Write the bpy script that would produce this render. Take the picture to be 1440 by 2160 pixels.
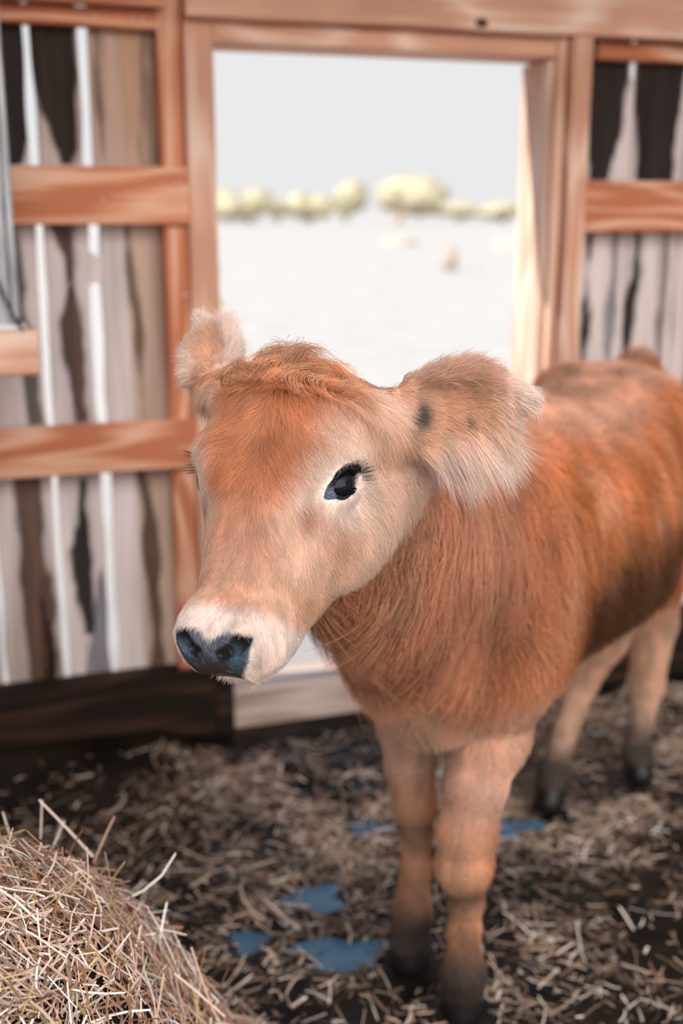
import bpy, math
import numpy as np
from mathutils import Vector, Matrix

FUR = True
rng = np.random.default_rng(7)
SC = bpy.context.scene
COL = SC.collection
for o in list(bpy.data.objects):
    bpy.data.objects.remove(o)

# ------------------------------------------------------------------ camera
CAM_H, PITCH, FPX = 1.15, math.radians(14.63), 2450.0
cam = bpy.data.cameras.new('camera')
cam_o = bpy.data.objects.new('camera', cam)
COL.objects.link(cam_o)
cam_o.location = (0, 0, CAM_H)
cam_o.rotation_euler = (math.pi / 2 - PITCH, 0, 0)
cam.sensor_fit = 'VERTICAL'
cam.sensor_height = 36.0
cam.lens = FPX * 36.0 / 2160.0
cam.clip_start = 0.02
cam.clip_end = 500
cam.dof.use_dof = True
cam.dof.focus_distance = 1.08
cam.dof.aperture_fstop = 2.9
SC.camera = cam_o

# ------------------------------------------------------------------ view, sky, sun
SC.view_settings.view_transform = 'Standard'
SC.view_settings.look = 'None'
SC.view_settings.gamma = 1.0
SC.view_settings.use_curve_mapping = False
SC.view_settings.exposure = 0.0
SKY_FRONT, SKY_BACK = 0.83, 4.0
world = bpy.data.worlds.new('sky')
SC.world = world
world.use_nodes = True
nt = world.node_tree
nt.nodes.clear()
W_ = nt.nodes.new
out = W_('ShaderNodeOutputWorld')
bg = W_('ShaderNodeBackground')
tc = W_('ShaderNodeTexCoord')
sep = W_('ShaderNodeSeparateXYZ')
nt.links.new(tc.outputs['Generated'], sep.inputs[0])
hz = W_('ShaderNodeValToRGB')          # colour by elevation: white haze low, blue higher up
hz.color_ramp.elements[0].position = 0.12
hz.color_ramp.elements[0].color = (1.0, 1.0, 1.015, 1)
hz.color_ramp.elements[1].position = 0.55
hz.color_ramp.elements[1].color = (0.20, 0.48, 0.85, 1)
nt.links.new(sep.outputs['Z'], hz.inputs[0])
bright = W_('ShaderNodeMapRange')      # sky strengthened on the open front side, added to light the interior
bright.interpolation_type = 'SMOOTHSTEP'
bright.inputs['From Min'].default_value = 0.25
bright.inputs['From Max'].default_value = -0.65
bright.inputs['To Min'].default_value = 0.0
bright.inputs['To Max'].default_value = 1.0
nt.links.new(sep.outputs['Y'], bright.inputs['Value'])
mixc = W_('ShaderNodeMix')
mixc.data_type = 'RGBA'
nt.links.new(bright.outputs[0], mixc.inputs[0])
nt.links.new(hz.outputs[0], mixc.inputs[6])
mixc.inputs[7].default_value = (1.0, 0.955, 0.92, 1)
nt.links.new(mixc.outputs[2], bg.inputs['Color'])
stg = W_('ShaderNodeMapRange')
stg.inputs['To Min'].default_value = SKY_FRONT
stg.inputs['To Max'].default_value = SKY_BACK
nt.links.new(bright.outputs[0], stg.inputs['Value'])
nt.links.new(stg.outputs[0], bg.inputs['Strength'])
nt.links.new(bg.outputs[0], out.inputs[0])
world.cycles.sampling_method = 'MANUAL'
world.cycles.sample_map_resolution = 256

sun = bpy.data.lights.new('sun', 'SUN')
sun.energy = 7.0
sun.angle = math.radians(1.0)
sun.color = (1.0, 0.97, 0.92)
sun_o = bpy.data.objects.new('sun', sun)
COL.objects.link(sun_o)
sun_dir = Vector((0.855, 0.12, -0.60))    # almost along the back wall: it only grazes the door jamb
sun_o.rotation_euler = sun_dir.to_track_quat('-Z', 'Y').to_euler()
sun_o.location = (-6, 2, 6)

try:
    SC.cycles_curves.shape = 'RIBBONS'
    SC.cycles_curves.subdivisions = 2
except Exception:
    pass
SC.cycles.max_bounces = 8
SC.cycles.diffuse_bounces = 4
SC.cycles.transparent_max_bounces = 8

# ------------------------------------------------------------------ helpers
def smooth(a, b, x):
    t = np.clip((x - a) / (b - a + 1e-12), 0, 1)
    return t * t * (3 - 2 * t)

def lerp(a, b, t):
    return a + (b - a) * t

def link(name, data, parent=None):
    o = bpy.data.objects.new(name, data)
    COL.objects.link(o)
    if parent is not None:
        o.parent = parent
    return o

def tag(o, label=None, cat=None, group=None, kind=None):
    for k, v in (('label', label), ('category', cat), ('group', group), ('kind', kind)):
        if v:
            o[k] = v
    return o

def empty(name, loc=(0, 0, 0), rot=0.0):
    o = link(name, None)
    o.location = loc
    o.rotation_euler = (0, 0, rot)
    return o

def mesh_np(name, V, F, mat=None, parent=None, smooth_shade=False):
    """V (n,3), F (m,3) or (m,4) int array or list of arrays."""
    me = bpy.data.meshes.new(name)
    F = F if isinstance(F, list) else [F]
    sizes = np.concatenate([np.full(len(f), f.shape[1]) for f in F])
    idx = np.concatenate([np.asarray(f).ravel() for f in F]).astype(np.int32)
    me.vertices.add(len(V))
    me.vertices.foreach_set('co', np.asarray(V, np.float32).ravel())
    me.loops.add(len(idx))
    me.loops.foreach_set('vertex_index', idx)
    me.polygons.add(len(sizes))
    me.polygons.foreach_set('loop_start', np.concatenate([[0], np.cumsum(sizes)[:-1]]).astype(np.int32))
    me.polygons.foreach_set('use_smooth', np.full(len(sizes), smooth_shade))
    me.update(calc_edges=True)
    me.validate()
    if mat:
        me.materials.append(mat)
    return link(name, me, parent)

def color_attr(me, rgb, name='col'):
    a = me.attributes.new(name, 'FLOAT_COLOR', 'POINT')
    c = np.ones((len(me.vertices), 4), np.float32)
    c[:, :3] = rgb
    a.data.foreach_set('color', c.ravel())

def float_attr(me, v, name):
    a = me.attributes.new(name, 'FLOAT', 'POINT')
    a.data.foreach_set('value', np.asarray(v, np.float32))

def srgb(r, g, b):
    c = np.array([r, g, b], float) / 255
    return np.where(c <= .04045, c / 12.92, ((c + .055) / 1.055) ** 2.4)

def hashn(ix, iy, iz, seed):
    h = (ix * 73856093) ^ (iy * 19349663) ^ (iz * 83492791) ^ (seed * 2654435761)
    h = (h ^ (h >> 13)) * 1274126177
    h = h ^ (h >> 16)
    return (h & 0xffff) / 65535.0

def vnoise(P, freq=1.0, seed=0):
    """smooth value noise in 0..1"""
    Q = np.asarray(P, float) * freq
    i = np.floor(Q).astype(np.int64)
    f = Q - i
    f = f * f * (3 - 2 * f)
    r = 0
    for dx in (0, 1):
        for dy in (0, 1):
            for dz in (0, 1):
                w = (f[..., 0] if dx else 1 - f[..., 0]) * (f[..., 1] if dy else 1 - f[..., 1]) * (f[..., 2] if dz else 1 - f[..., 2])
                r = r + w * hashn(i[..., 0] + dx, i[..., 1] + dy, i[..., 2] + dz, seed)
    return r

def fbm(P, freq, seed=0, oct=3):
    r, a, s = 0, 1.0, 0
    for k in range(oct):
        r = r + a * vnoise(P, freq * 2 ** k, seed + k)
        s += a
        a *= .5
    return r / s

# ---- material helper
class Mat:
    def __init__(self, name):
        self.m = bpy.data.materials.new(name)
        self.m.use_nodes = True
        self.t = self.m.node_tree
        self.b = self.t.nodes['Principled BSDF']
    def n(self, kind, **kw):
        x = self.t.nodes.new(kind)
        for k, v in kw.items():
            setattr(x, k, v)
        return x
    def l(self, a, b):
        self.t.links.new(a, b)

def plain(name, col, rough=.8, metal=0.0, spec=.3):
    M = Mat(name)
    M.b.inputs['Base Color'].default_value = (*col, 1)
    M.b.inputs['Roughness'].default_value = rough
    M.b.inputs['Metallic'].default_value = metal
    M.b.inputs['Specular IOR Level'].default_value = spec
    return M.m

def wood(name, c0, c1, c2, axis=0, rings=7.0, rough=.75, knot=1.0, bump=.25):
    """sawn timber: cathedral grain along a local axis."""
    M = Mat(name)
    tcn = M.n('ShaderNodeTexCoord')
    mp = M.n('ShaderNodeMapping')
    sc = [3.2, 3.2, 3.2]
    sc[axis] = 0.55
    mp.inputs['Scale'].default_value = sc
    inf = M.n('ShaderNodeObjectInfo')
    cmb = M.n('ShaderNodeVectorMath', operation='SCALE')
    cmb.inputs[0].default_value = (7.3, 3.1, 5.7)
    M.l(inf.outputs['Random'], cmb.inputs['Scale'])
    M.l(cmb.outputs[0], mp.inputs['Location'])
    M.l(tcn.outputs['Object'], mp.inputs['Vector'])
    no = M.n('ShaderNodeTexNoise')
    no.inputs['Scale'].default_value = 2.2
    no.inputs['Detail'].default_value = 1.5
    no.inputs['Distortion'].default_value = .35 * knot
    M.l(mp.outputs[0], no.inputs['Vector'])
    mul = M.n('ShaderNodeMath', operation='MULTIPLY')
    mul.inputs[1].default_value = rings
    M.l(no.outputs['Fac'], mul.inputs[0])
    fr = M.n('ShaderNodeMath', operation='PINGPONG')
    fr.inputs[1].default_value = 0.5
    M.l(mul.outputs[0], fr.inputs[0])
    fine = M.n('ShaderNodeTexNoise')
    sc2 = [90, 90, 90]
    sc2[axis] = 4
    mp2 = M.n('ShaderNodeMapping')
    mp2.inputs['Scale'].default_value = sc2
    M.l(tcn.outputs['Object'], mp2.inputs['Vector'])
    M.l(mp2.outputs[0], fine.inputs['Vector'])
    fine.inputs['Scale'].default_value = 1.0
    fine.inputs['Detail'].default_value = 3
    ad = M.n('ShaderNodeMath', operation='MULTIPLY_ADD')
    M.l(fr.outputs[0], ad.inputs[0])
    ad.inputs[1].default_value = 1.5
    M.l(fine.outputs['Fac'], ad.inputs[2])
    rp = M.n('ShaderNodeValToRGB')
    e = rp.color_ramp.elements
    e[0].position, e[0].color = .45, (*c0, 1)
    e[1].position, e[1].color = 1.15 if False else .98, (*c2, 1)
    m = e.new(.70)
    m.color = (*c1, 1)
    M.l(ad.outputs[0], rp.inputs[0])
    big = M.n('ShaderNodeTexNoise')
    big.inputs['Scale'].default_value = 2.3
    big.inputs['Detail'].default_value = 3
    M.l(tcn.outputs['Object'], big.inputs['Vector'])
    dirt = M.n('ShaderNodeMix', data_type='RGBA', blend_type='MULTIPLY')
    dr = M.n('ShaderNodeValToRGB')
    dr.color_ramp.elements[0].position, dr.color_ramp.elements[0].color = .3, (.68, .62, .58, 1)
    dr.color_ramp.elements[1].position, dr.color_ramp.elements[1].color = .6, (1, 1, 1, 1)
    M.l(big.outputs['Fac'], dr.inputs[0])
    dirt.inputs[0].default_value = .7
    M.l(rp.outputs[0], dirt.inputs[6])
    M.l(dr.outputs[0], dirt.inputs[7])
    M.l(dirt.outputs[2], M.b.inputs['Base Color'])
    M.b.inputs['Roughness'].default_value = rough
    M.b.inputs['Specular IOR Level'].default_value = .25
    bp = M.n('ShaderNodeBump')
    bp.inputs['Strength'].default_value = bump
    bp.inputs['Distance'].default_value = .002
    M.l(fine.outputs['Fac'], bp.inputs['Height'])
    M.l(bp.outputs[0], M.b.inputs['Normal'])
    return M.m

def attr_mat(name, rough=.85, spec=.2, grain=True):
    """colour from the painted attribute, a little fine grain on top"""
    M = Mat(name)
    at_ = M.n('ShaderNodeAttribute', attribute_name='col')
    if grain:
        tcn = M.n('ShaderNodeTexCoord')
        mp = M.n('ShaderNodeMapping')
        mp.inputs['Scale'].default_value = (120, 120, 5)
        M.l(tcn.outputs['Object'], mp.inputs['Vector'])
        no = M.n('ShaderNodeTexNoise')
        no.inputs['Scale'].default_value = 1
        no.inputs['Detail'].default_value = 3
        M.l(mp.outputs[0], no.inputs['Vector'])
        rp = M.n('ShaderNodeMapRange')
        rp.inputs['To Min'].default_value = .72
        rp.inputs['To Max'].default_value = 1.22
        M.l(no.outputs['Fac'], rp.inputs['Value'])
        mx = M.n('ShaderNodeVectorMath', operation='SCALE')
        M.l(at_.outputs['Color'], mx.inputs[0])
        M.l(rp.outputs[0], mx.inputs['Scale'])
        M.l(mx.outputs[0], M.b.inputs['Base Color'])
    else:
        M.l(at_.outputs['Color'], M.b.inputs['Base Color'])
    M.b.inputs['Roughness'].default_value = rough
    M.b.inputs['Specular IOR Level'].default_value = spec
    return M.m

# ------------------------------------------------------------------ the barn wall frame
W0 = np.array([-.112, 2.539, 0.0])
TH = math.atan2(.309, .951)
WA = np.array([math.cos(TH), math.sin(TH), 0.0])       # along the wall, to the right
WN = np.array([math.sin(TH), -math.cos(TH), 0.0])      # into the barn, towards the camera
UP = np.array([0, 0, 1.0])

def wpos(a, off, z):
    return W0 + WA * a + WN * off + UP * z

PINE = wood('pine_timber', srgb(238, 192, 164), srgb(226, 162, 128), srgb(200, 124, 90))
PINE_UP = wood('upright_pine_timber', srgb(238, 192, 164), srgb(226, 162, 128), srgb(200, 124, 90), axis=2)
PALE_UP = wood('pale_upright_pine', srgb(246, 216, 198), srgb(238, 196, 174), srgb(220, 168, 142), axis=2, knot=.4)
PINE_PALE = wood('pale_pine_timber', srgb(246, 216, 198), srgb(238, 196, 174), srgb(220, 168, 142), knot=.4)
PALEST_UP = wood('planed_pale_jamb', srgb(226, 200, 184), srgb(218, 186, 168), srgb(200, 162, 142), axis=2, knot=.3)
DARKWOOD = wood('dark_timber', srgb(66, 44, 32), srgb(48, 30, 20), srgb(28, 18, 13))  # very dark brown timber for the bottom beams and foot block
WEATHERED = wood('weathered_plank', srgb(236, 218, 206), srgb(222, 200, 188), srgb(190, 164, 150))
BOARD = attr_mat('rough_sawn_board', .9, .05)
SCREW = plain('zinc_screw', srgb(215, 200, 190), .4, .6)
KNOT = plain('wood_knot', srgb(96, 52, 36), .7)

def beam(name, a0, a1, f0, f1, z0, z1, mat, parent=None, bev=.004, wob=.0015):
    """sawn timber; a along the wall, f distance in front of it"""
    c = wpos((a0 + a1) / 2, (f0 + f1) / 2, (z0 + z1) / 2)
    h = np.array([(a1 - a0) / 2, (f1 - f0) / 2, (z1 - z0) / 2])
    ax = int(np.argmax(h))
    n = max(2, int(h[ax] * 2 / .08))
    o1, o2 = [i for i in range(3) if i != ax]
    prof = []
    b = min(bev, h[o1] * .4, h[o2] * .4)
    for sx, sy, first in ((1, 1, 0), (-1, 1, 1), (-1, -1, 0), (1, -1, 1)):
        p, q = (sx * h[o1], sy * (h[o2] - b)), (sx * (h[o1] - b), sy * h[o2])
        prof += [p, q] if first == 0 else [q, p]
    prof = np.array(prof)
    V = np.zeros((n + 1, 8, 3))
    t = np.linspace(-h[ax], h[ax], n + 1)
    V[:, :, ax] = t[:, None]
    w1 = (vnoise(np.stack([t * 3, t * 0 + c[0] * 9, t * 0 + c[2] * 7], -1), 1, 5) - .5) * 2 * wob
    w2 = (vnoise(np.stack([t * 3, t * 0 + c[0] * 5, t * 0 + c[1] * 7], -1), 1, 9) - .5) * 2 * wob
    V[:, :, o1] = prof[None, :, 0] + w1[:, None]
    V[:, :, o2] = prof[None, :, 1] + w2[:, None]
    V = V.reshape(-1, 3)
    i = np.arange(n)[:, None] * 8
    j = np.arange(8)[None]
    Q = np.stack([i + j, i + (j + 1) % 8, i + 8 + (j + 1) % 8, i + 8 + j], -1).reshape(-1, 4)
    caps = np.array([list(range(7, -1, -1)), list(range(n * 8, n * 8 + 8))])
    # local frame: x along the wall, y away from the room
    V[:, 1] *= -1
    o = mesh_np(name, V, [Q, caps], mat)
    import bmesh
    bm = bmesh.new()
    bm.from_mesh(o.data)
    bmesh.ops.recalc_face_normals(bm, faces=bm.faces)
    bm.to_mesh(o.data)
    bm.free()
    o.matrix_world = Matrix.Translation(Vector(c)) @ Matrix.Rotation(TH, 4, 'Z')
    if parent is not None:
        bpy.context.view_layer.update()
        mw = o.matrix_world.copy()
        o.parent = parent
        o.matrix_parent_inverse = parent.matrix_world.inverted()
        o.matrix_world = mw
    return o

def disc(name, a, f, z, r, mat, parent, th=.003, ry=None):
    n = 12
    t = np.linspace(0, 2 * np.pi, n, endpoint=False)
    ry = ry or r
    ring = np.stack([np.cos(t) * r, np.zeros(n), np.sin(t) * ry], -1)
    V = np.concatenate([ring, ring * .8 + np.array([0, -th, 0]), [[0, -th * .8, 0]]])
    i = np.arange(n)
    j = (i + 1) % n
    Q = np.stack([i, j, n + j, n + i], -1)
    T = np.stack([n + i, n + j, np.full(n, 2 * n)], -1)
    o = mesh_np(name, V, [Q, T], mat, None, True)
    bpy.context.view_layer.update()
    mw = Matrix.Translation(Vector(wpos(a, f, z))) @ Matrix.Rotation(TH, 4, 'Z')
    o.parent = parent
    o.matrix_parent_inverse = parent.matrix_world.inverted()
    o.matrix_world = mw
    return o

# ------------------------------------------------------------------ boards of the back wall
C_DARK, C_BROWN = srgb(24, 18, 13), srgb(98, 68, 50)
C_LAV, C_GREY, C_TAN, C_WARM, C_BLUE = srgb(212, 199, 198), srgb(184, 168, 160), srgb(188, 164, 148), srgb(176, 142, 120), srgb(92, 98, 110)

def board(a0, a1, z0, z1, base, stains, seed, parent, wane=.004, th=.022, off=0.0, blocks=()):
    """rough slab-sawn board with wavy edges; stains = (z, a, half width, colour) paths of bark left on its face"""
    nx, nz = max(8, int((a1 - a0) / .0035)), max(10, int((z1 - z0) / .007))
    z = np.linspace(z0, z1, nz + 1)
    e0 = a0 + (vnoise(np.stack([z * 9, z * 0 + seed, z * 0], -1), 1, seed) - .5) * 2 * wane
    e1 = a1 + (vnoise(np.stack([z * 9, z * 0 + seed, z * 0], -1), 1, seed + 50) - .5) * 2 * wane
    for (zb0, zb1, amt) in blocks:      # slivers of board that close part of a gap
        e1 = e1 + amt * smooth(zb0 - .012, zb0, z) * (1 - smooth(zb1, zb1 + .012, z))
    t = np.linspace(0, 1, nx + 1)
    A = e0[:, None] * (1 - t) + e1[:, None] * t
    Z = np.repeat(z[:, None], nx + 1, 1)
    P = np.stack([A, Z, np.full_like(A, seed * 3.7)], -1)
    rel = (fbm(P * np.array([60, 6, 1]), 1, seed) - .5) * .003
    F = np.stack([A, off + rel, Z], -1)
    Bk = np.stack([A, np.full_like(A, off - th), Z], -1)
    # colour
    n1 = fbm(P * np.array([35, 3.0, 1]), 1, seed + 3)[..., None]
    n2 = fbm(P * np.array([9, 2.0, 1]), 1, seed + 8)[..., None]
    if callable(base):
        base = base(A, Z)
    rgb = base * 1.1 * (.72 + .56 * n1) * (.8 + .4 * n2)
    wobb = (fbm(P * np.array([22, 9, 1]), 1, seed + 11) - .5) * 1.5 + (fbm(P * np.array([110, 26, 1]), 1, seed + 15) - .5) * .6
    for path, col, strength in stains:
        path = np.array(sorted(path))
        ca = np.interp(z, path[:, 0], path[:, 1])[:, None]
        hw = np.interp(z, path[:, 0], path[:, 2], left=-.05, right=-.05)[:, None]
        m = 1 - smooth(-.004, .004, np.abs(A - ca) - hw + wobb * .022)
        edge = np.exp(-((np.abs(A - ca) - hw + wobb * .022) / .006) ** 2)
        rgb = rgb * (1 - (m * strength)[..., None]) + (m * strength)[..., None] * col * (.35 + 1.0 * n1 + 1.2 * np.clip(fbm(P * np.array([140, 7, 1]), 1, seed + 19)[..., None] - .55, 0, 1) * 4)
        rgb = rgb * (1 - .35 * (edge * (hw > 0))[..., None])
    nv = (nz + 1) * (nx + 1)
    V = np.concatenate([F.reshape(-1, 3), Bk.reshape(-1, 3)])
    k = np.arange(nz)[:, None] * (nx + 1) + np.arange(nx)[None]
    Qf = np.stack([k, k + 1, k + nx + 2, k + nx + 1], -1).reshape(-1, 4)
    Qb = Qf[:, ::-1] + nv
    kl = np.arange(nz) * (nx + 1)
    Ql = np.stack([kl, kl + nx + 1, kl + nx + 1 + nv, kl + nv], -1)
    kr = kl + nx
    Qr = np.stack([kr, kr + nv, kr + nx + 1 + nv, kr + nx + 1], -1)
    kb = np.arange(nx)
    Qd = np.stack([kb, kb + nv, kb + 1 + nv, kb + 1], -1)
    kt = kb + nz * (nx + 1)
    Qt = np.stack([kt, kt + 1, kt + 1 + nv, kt + nv], -1)
    W = W0 + V[:, :1] * WA + V[:, 1:2] * WN + V[:, 2:] * UP
    o = mesh_np('board', W, np.concatenate([Qf, Qb, Ql, Qr, Qd, Qt]), BOARD, parent, True)
    c = rgb.reshape(-1, 3)
    color_attr(o.data, np.concatenate([c, c * 0 + C_GREY]))
    return o

wall = tag(empty('wall_back'), 'wall of rough weathered boards with gaps behind the calf', kind='structure')
ZT = 2.12
def top_dark(zc, lo, hi):
    return lambda A, Z: None
def mixz(c_lo, c_hi, zm, wd=.05):
    return lambda A, Z: c_lo + (c_hi - c_lo) * smooth(zm - wd, zm + wd, Z)[..., None]

# left of the opening
board(-.80, -.648, .02, ZT, C_GREY, [([(0, -.73, .03), (2.1, -.72, .03)], C_DARK, .8)], 1, wall, .006)
board(-.640, -.523, .02, ZT, mixz(C_GREY, C_LAV, .4, .3),
      [([(1.18, -.60, .02), (1.24, -.59, .05), (1.3, -.585, .075), (2.1, -.58, .09)], C_DARK, .95),
       ([(.72, -.545, .014), (.80, -.55, .012), (.95, -.562, .010), (1.12, -.575, .012)], C_DARK, .8),
       ([(.05, -.565, .034), (.3, -.562, .028), (.62, -.572, .024)], C_BROWN, .9),
       ([(.05, -.56, .03), (.22, -.545, .012), (.35, -.56, -.01)], C_DARK, .8)], 2, wall, .003)
board(-.508, -.421, .02, ZT, mixz(C_LAV * .96, C_GREY, 1.2, .1),
      [([(1.235, -.452, .004), (1.27, -.456, .016), (1.33, -.465, .028), (1.40, -.47, .045), (2.1, -.47, .06)], C_DARK * 1.5, .95),
       ([(.72, -.455, .008), (.80, -.458, .016), (.92, -.460, .018), (1.0, -.456, .010), (1.06, -.462, .012), (1.12, -.475, .024)], C_BROWN * .7, .92),
       ([(.25, -.462, .008), (.33, -.465, .018), (.44, -.468, .018), (.53, -.462, .006), (.6, -.458, .003)], C_DARK, .95),
       ([(.05, -.44, .05), (.2, -.435, .03), (.36, -.432, .012), (.42, -.43, -.01)], C_BLUE * .8, .7)], 3, wall, .0035,
      blocks=((1.01, 1.055, .026),))
board(-.399, -.262, .02, ZT, lambda A, Z: C_LAV + (C_TAN - C_LAV) * np.maximum(smooth(-.355, -.335, A), .75 * smooth(1.1, 1.25, Z))[..., None] + (C_WARM - C_TAN) * smooth(1.15, 1.35, Z)[..., None],
      [([(.62, -.322, .004), (.75, -.325, .004), (.9, -.328, .004), (1.0, -.338, .005), (1.12, -.343, .004)], C_BROWN, .8),
       ([(.08, -.318, .016), (.25, -.315, .016), (.42, -.318, .014), (.52, -.325, .012), (.61, -.335, .012)], C_BROWN * .75, .85),
       ([(1.2, -.375, .003), (1.36, -.384, .003), (1.5, -.386, .003)], C_BROWN, .6),
       ([(1.2, -.29, .012), (1.5, -.285, .012)], C_TAN * .8, .7)], 4, wall, .003)
# behind the jambs and above the opening
board(-.262, -.175, .02, ZT, C_WARM, [], 5, wall, .001)
board(-.172, .03, 1.49, ZT, C_WARM, [], 6, wall, .003)
board(.034, .23, 1.49, ZT, C_TAN, [], 7, wall, .003)
board(.235, .42, 1.49, ZT, C_GREY, [], 8, wall, .003)
board(.425, .60, 1.49, ZT, C_WARM, [], 9, wall, .003)
board(.604, .672, .02, ZT, C_GREY, [], 10, wall, .001)
# right of the opening
board(.674, .806, -.02, ZT, C_LAV,
      [([(1.21, .737, .026), (1.3, .742, .034), (1.42, .745, .048), (2.1, .745, .08)], C_DARK, .96),
       ([(.2, .722, .012), (.6, .720, .014), (.88, .722, .012), (1.0, .722, .004), (1.07, .722, .012), (1.12, .73, .016)], C_DARK, .95),
       ([(.1, .785, .008), (1.15, .79, .008)], C_BLUE * 1.5, .7)], 11, wall, .0025,
      blocks=((.02, 1.425, .012),))
board(.822, .955, .02, ZT, C_LAV,
      [([(1.21, .885, .045), (1.30, .88, .055), (1.5, .878, .075), (2.1, .88, .08)], C_DARK, .96),
       ([(.5, .832, .008), (.86, .832, .011), (.92, .838, .012), (1.0, .852, .007), (1.12, .852, .011)], C_DARK, .95),
       ([(.3, .925, .004), (1.15, .93, .004)], C_GREY * .6, .8)], 12, wall, .003)
board(.962, 1.12, .02, ZT, C_LAV, [([(1.2, 1.05, .03), (2.1, 1.03, .09)], C_DARK, .95), ([(.1, 1.02, .02), (1.1, 1.03, .01)], C_DARK, .9)], 13, wall, .004)
for i_, (a_, b_) in enumerate(((1.135, 1.29), (1.30, 1.45), (1.465, 1.62), (1.63, 1.79), (1.80, 2.0), (-.97, -.815), (-1.13, -.985), (-1.30, -1.145), (-1.46, -1.31), (-1.62, -1.475))):
    m_ = (a_ + b_) / 2
    board(a_, b_, .02, ZT, C_GREY if i_ % 2 else C_LAV, [([(1.1, m_, .01), (2.1, m_ + .02, .07)], C_DARK, .95), ([(.1, m_, .03), (1.0, m_ - .02, .01)], C_BROWN, .9)], 20 + i_, wall, .004)

# ------------------------------------------------------------------ timber framing
def S(o, label):
    return tag(o, label, kind='structure')

lint = S(beam('trim_1', -.222, 2.0, .035, .085, 1.508, 1.70, PINE_PALE), 'long pine lintel beam across the top over the opening')
for a_, z_, r_ in ((.395, 1.522, .010), (.14, 1.575, .012), (.93, 1.60, .008)):
    disc('wood_knot', a_, .0855, z_, r_ * 1.5, KNOT, lint, .001, r_)
S(beam('trim_2', -1.6, -.262, .035, .085, 1.522, 1.70, PINE), 'pine top beam at the upper left corner')
pl = S(beam('trim_3', -1.6, -.262, .002, .04, 1.487, 1.521, PINE), 'recessed pine plate just under the upper left beam')
for a_ in (-.318, -.300, -.39):
    disc('screw_head', a_, .041, 1.505, .004, SCREW, pl)
S(beam('trim_4', .700, 2.0, .002, .036, 1.468, 1.506, PINE), 'recessed pine plate under the beam at upper right')
st = S(beam('wall_stud', -.273, -.2235, .002, .042, .02, 1.60, PINE_UP), 'upright orange pine stud left of the opening')
for z_ in (1.30, .98):
    disc('screw_head', -.25 if z_ > 1 else -.235, .043, z_, .004, SCREW, st)
r1 = S(beam('wall_rail', -1.6, -.224, .043, .062, 1.119, 1.230, PINE), 'upper pine rail with oval grain crossing the left boards')
for a_, z_ in ((-.245, 1.20), (-.395, 1.165)):
    disc('screw_head', a_, .063, z_, .004, SCREW, r1)
S(beam('wall_rail', -1.6, -.224, .043, .062, .618, .722, PINE), 'lower pine rail crossing the left boards at calf head height')
S(beam('wall_rail', -1.6, -.20, .003, .062, -.01, .158, DARKWOOD), 'dark bottom beam along the floor left of the opening')
S(beam('post_foot', -.2, -.157, .003, .064, .0, .165, DARKWOOD), 'short dark block at the foot of the left jamb')
rr = S(beam('wall_rail', .668, 2.0, .022, .062, 1.098, 1.211, PINE), 'pine rail crossing the dark boards right of the opening')
disc('screw_head', .742, .063, 1.203, .004, SCREW, rr)
S(beam('wall_rail', .668, 2.0, .022, .062, .60, .71, PINE), 'lower pine rail right of the opening behind the calf')
S(beam('wall_rail', .668, 2.0, .003, .062, -.02, .158, DARKWOOD), 'dark bottom beam along the floor right of the opening')
S(beam('wall_post', .618, .665, .003, .078, .0, 1.507, PALE_UP), 'upright pine post right of the door frame')

door = tag(empty('door_1', tuple(wpos(.2, 0, 0))), 'open pine framed doorway filled with bright daylight', kind='structure')
beam('jamb', -.222, -.163, -.075, .052, .0, 1.507, PALE_UP, door)
beam('jamb', .590, .612, -.085, .058, .0, 1.507, PALE_UP, door)
beam('jamb', .574, .5895, -.085, .045, .0, 1.46, PALEST_UP, door)
beam('head_board', -.1625, .5895, -.085, .048, 1.466, 1.507, PINE_PALE, door)
tag(beam('threshold', -.1565, .5895, -.10, .03, -.02, .082, WEATHERED, door, .008), 'pale worn threshold plank')

# ------------------------------------------------------------------ ledge and metal sheet at the left edge
cp = S(beam('wall_post', -1.05, -.96, .2, .42, .0, 2.1, PINE_UP), 'pine post beyond the left edge of the picture')
lg = tag(beam('wooden_ledge', -.959, -.552, .24, .34, .866, .943, PINE_PALE), 'short pale pine ledge jutting in at the left edge', 'ledge')
GALV = Mat('galvanised_steel')
_n = GALV.n('ShaderNodeTexNoise')
_tc = GALV.n('ShaderNodeTexCoord')
_mp = GALV.n('ShaderNodeMapping')
_mp.inputs['Scale'].default_value = (40, 40, 2)
GALV.l(_tc.outputs['Object'], _mp.inputs[0])
GALV.l(_mp.outputs[0], _n.inputs['Vector'])
_r = GALV.n('ShaderNodeValToRGB')
_r.color_ramp.elements[0].position, _r.color_ramp.elements[0].color = .35, (*srgb(120, 124, 130), 1)
_r.color_ramp.elements[1].position, _r.color_ramp.elements[1].color = .65, (*srgb(186, 186, 190), 1)
GALV.l(_n.outputs['Fac'], _r.inputs[0])
GALV.l(_r.outputs[0], GALV.b.inputs['Base Color'])
GALV.b.inputs['Roughness'].default_value = .45
GALV.b.inputs['Metallic'].default_value = .35
GALV = GALV.m
ms = tag(empty('metal_panel', tuple(wpos(-.66, .29, .944))), 'grey galvanised metal panel standing on the pine ledge at the left edge', 'metal panel')
beam('sheet', -.90, -.592, .286, .294, .945, 1.62, GALV, ms, .001, .0005)
beam('folded_edge', -.592, -.577, .275, .300, .962, 1.62, GALV, ms, .004, .0005)
beam('base_plate', -.90, -.57, .262, .318, .9435, .953, plain('white_zinc', srgb(225, 225, 228), .4, .2), ms, .002, 0)

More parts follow.
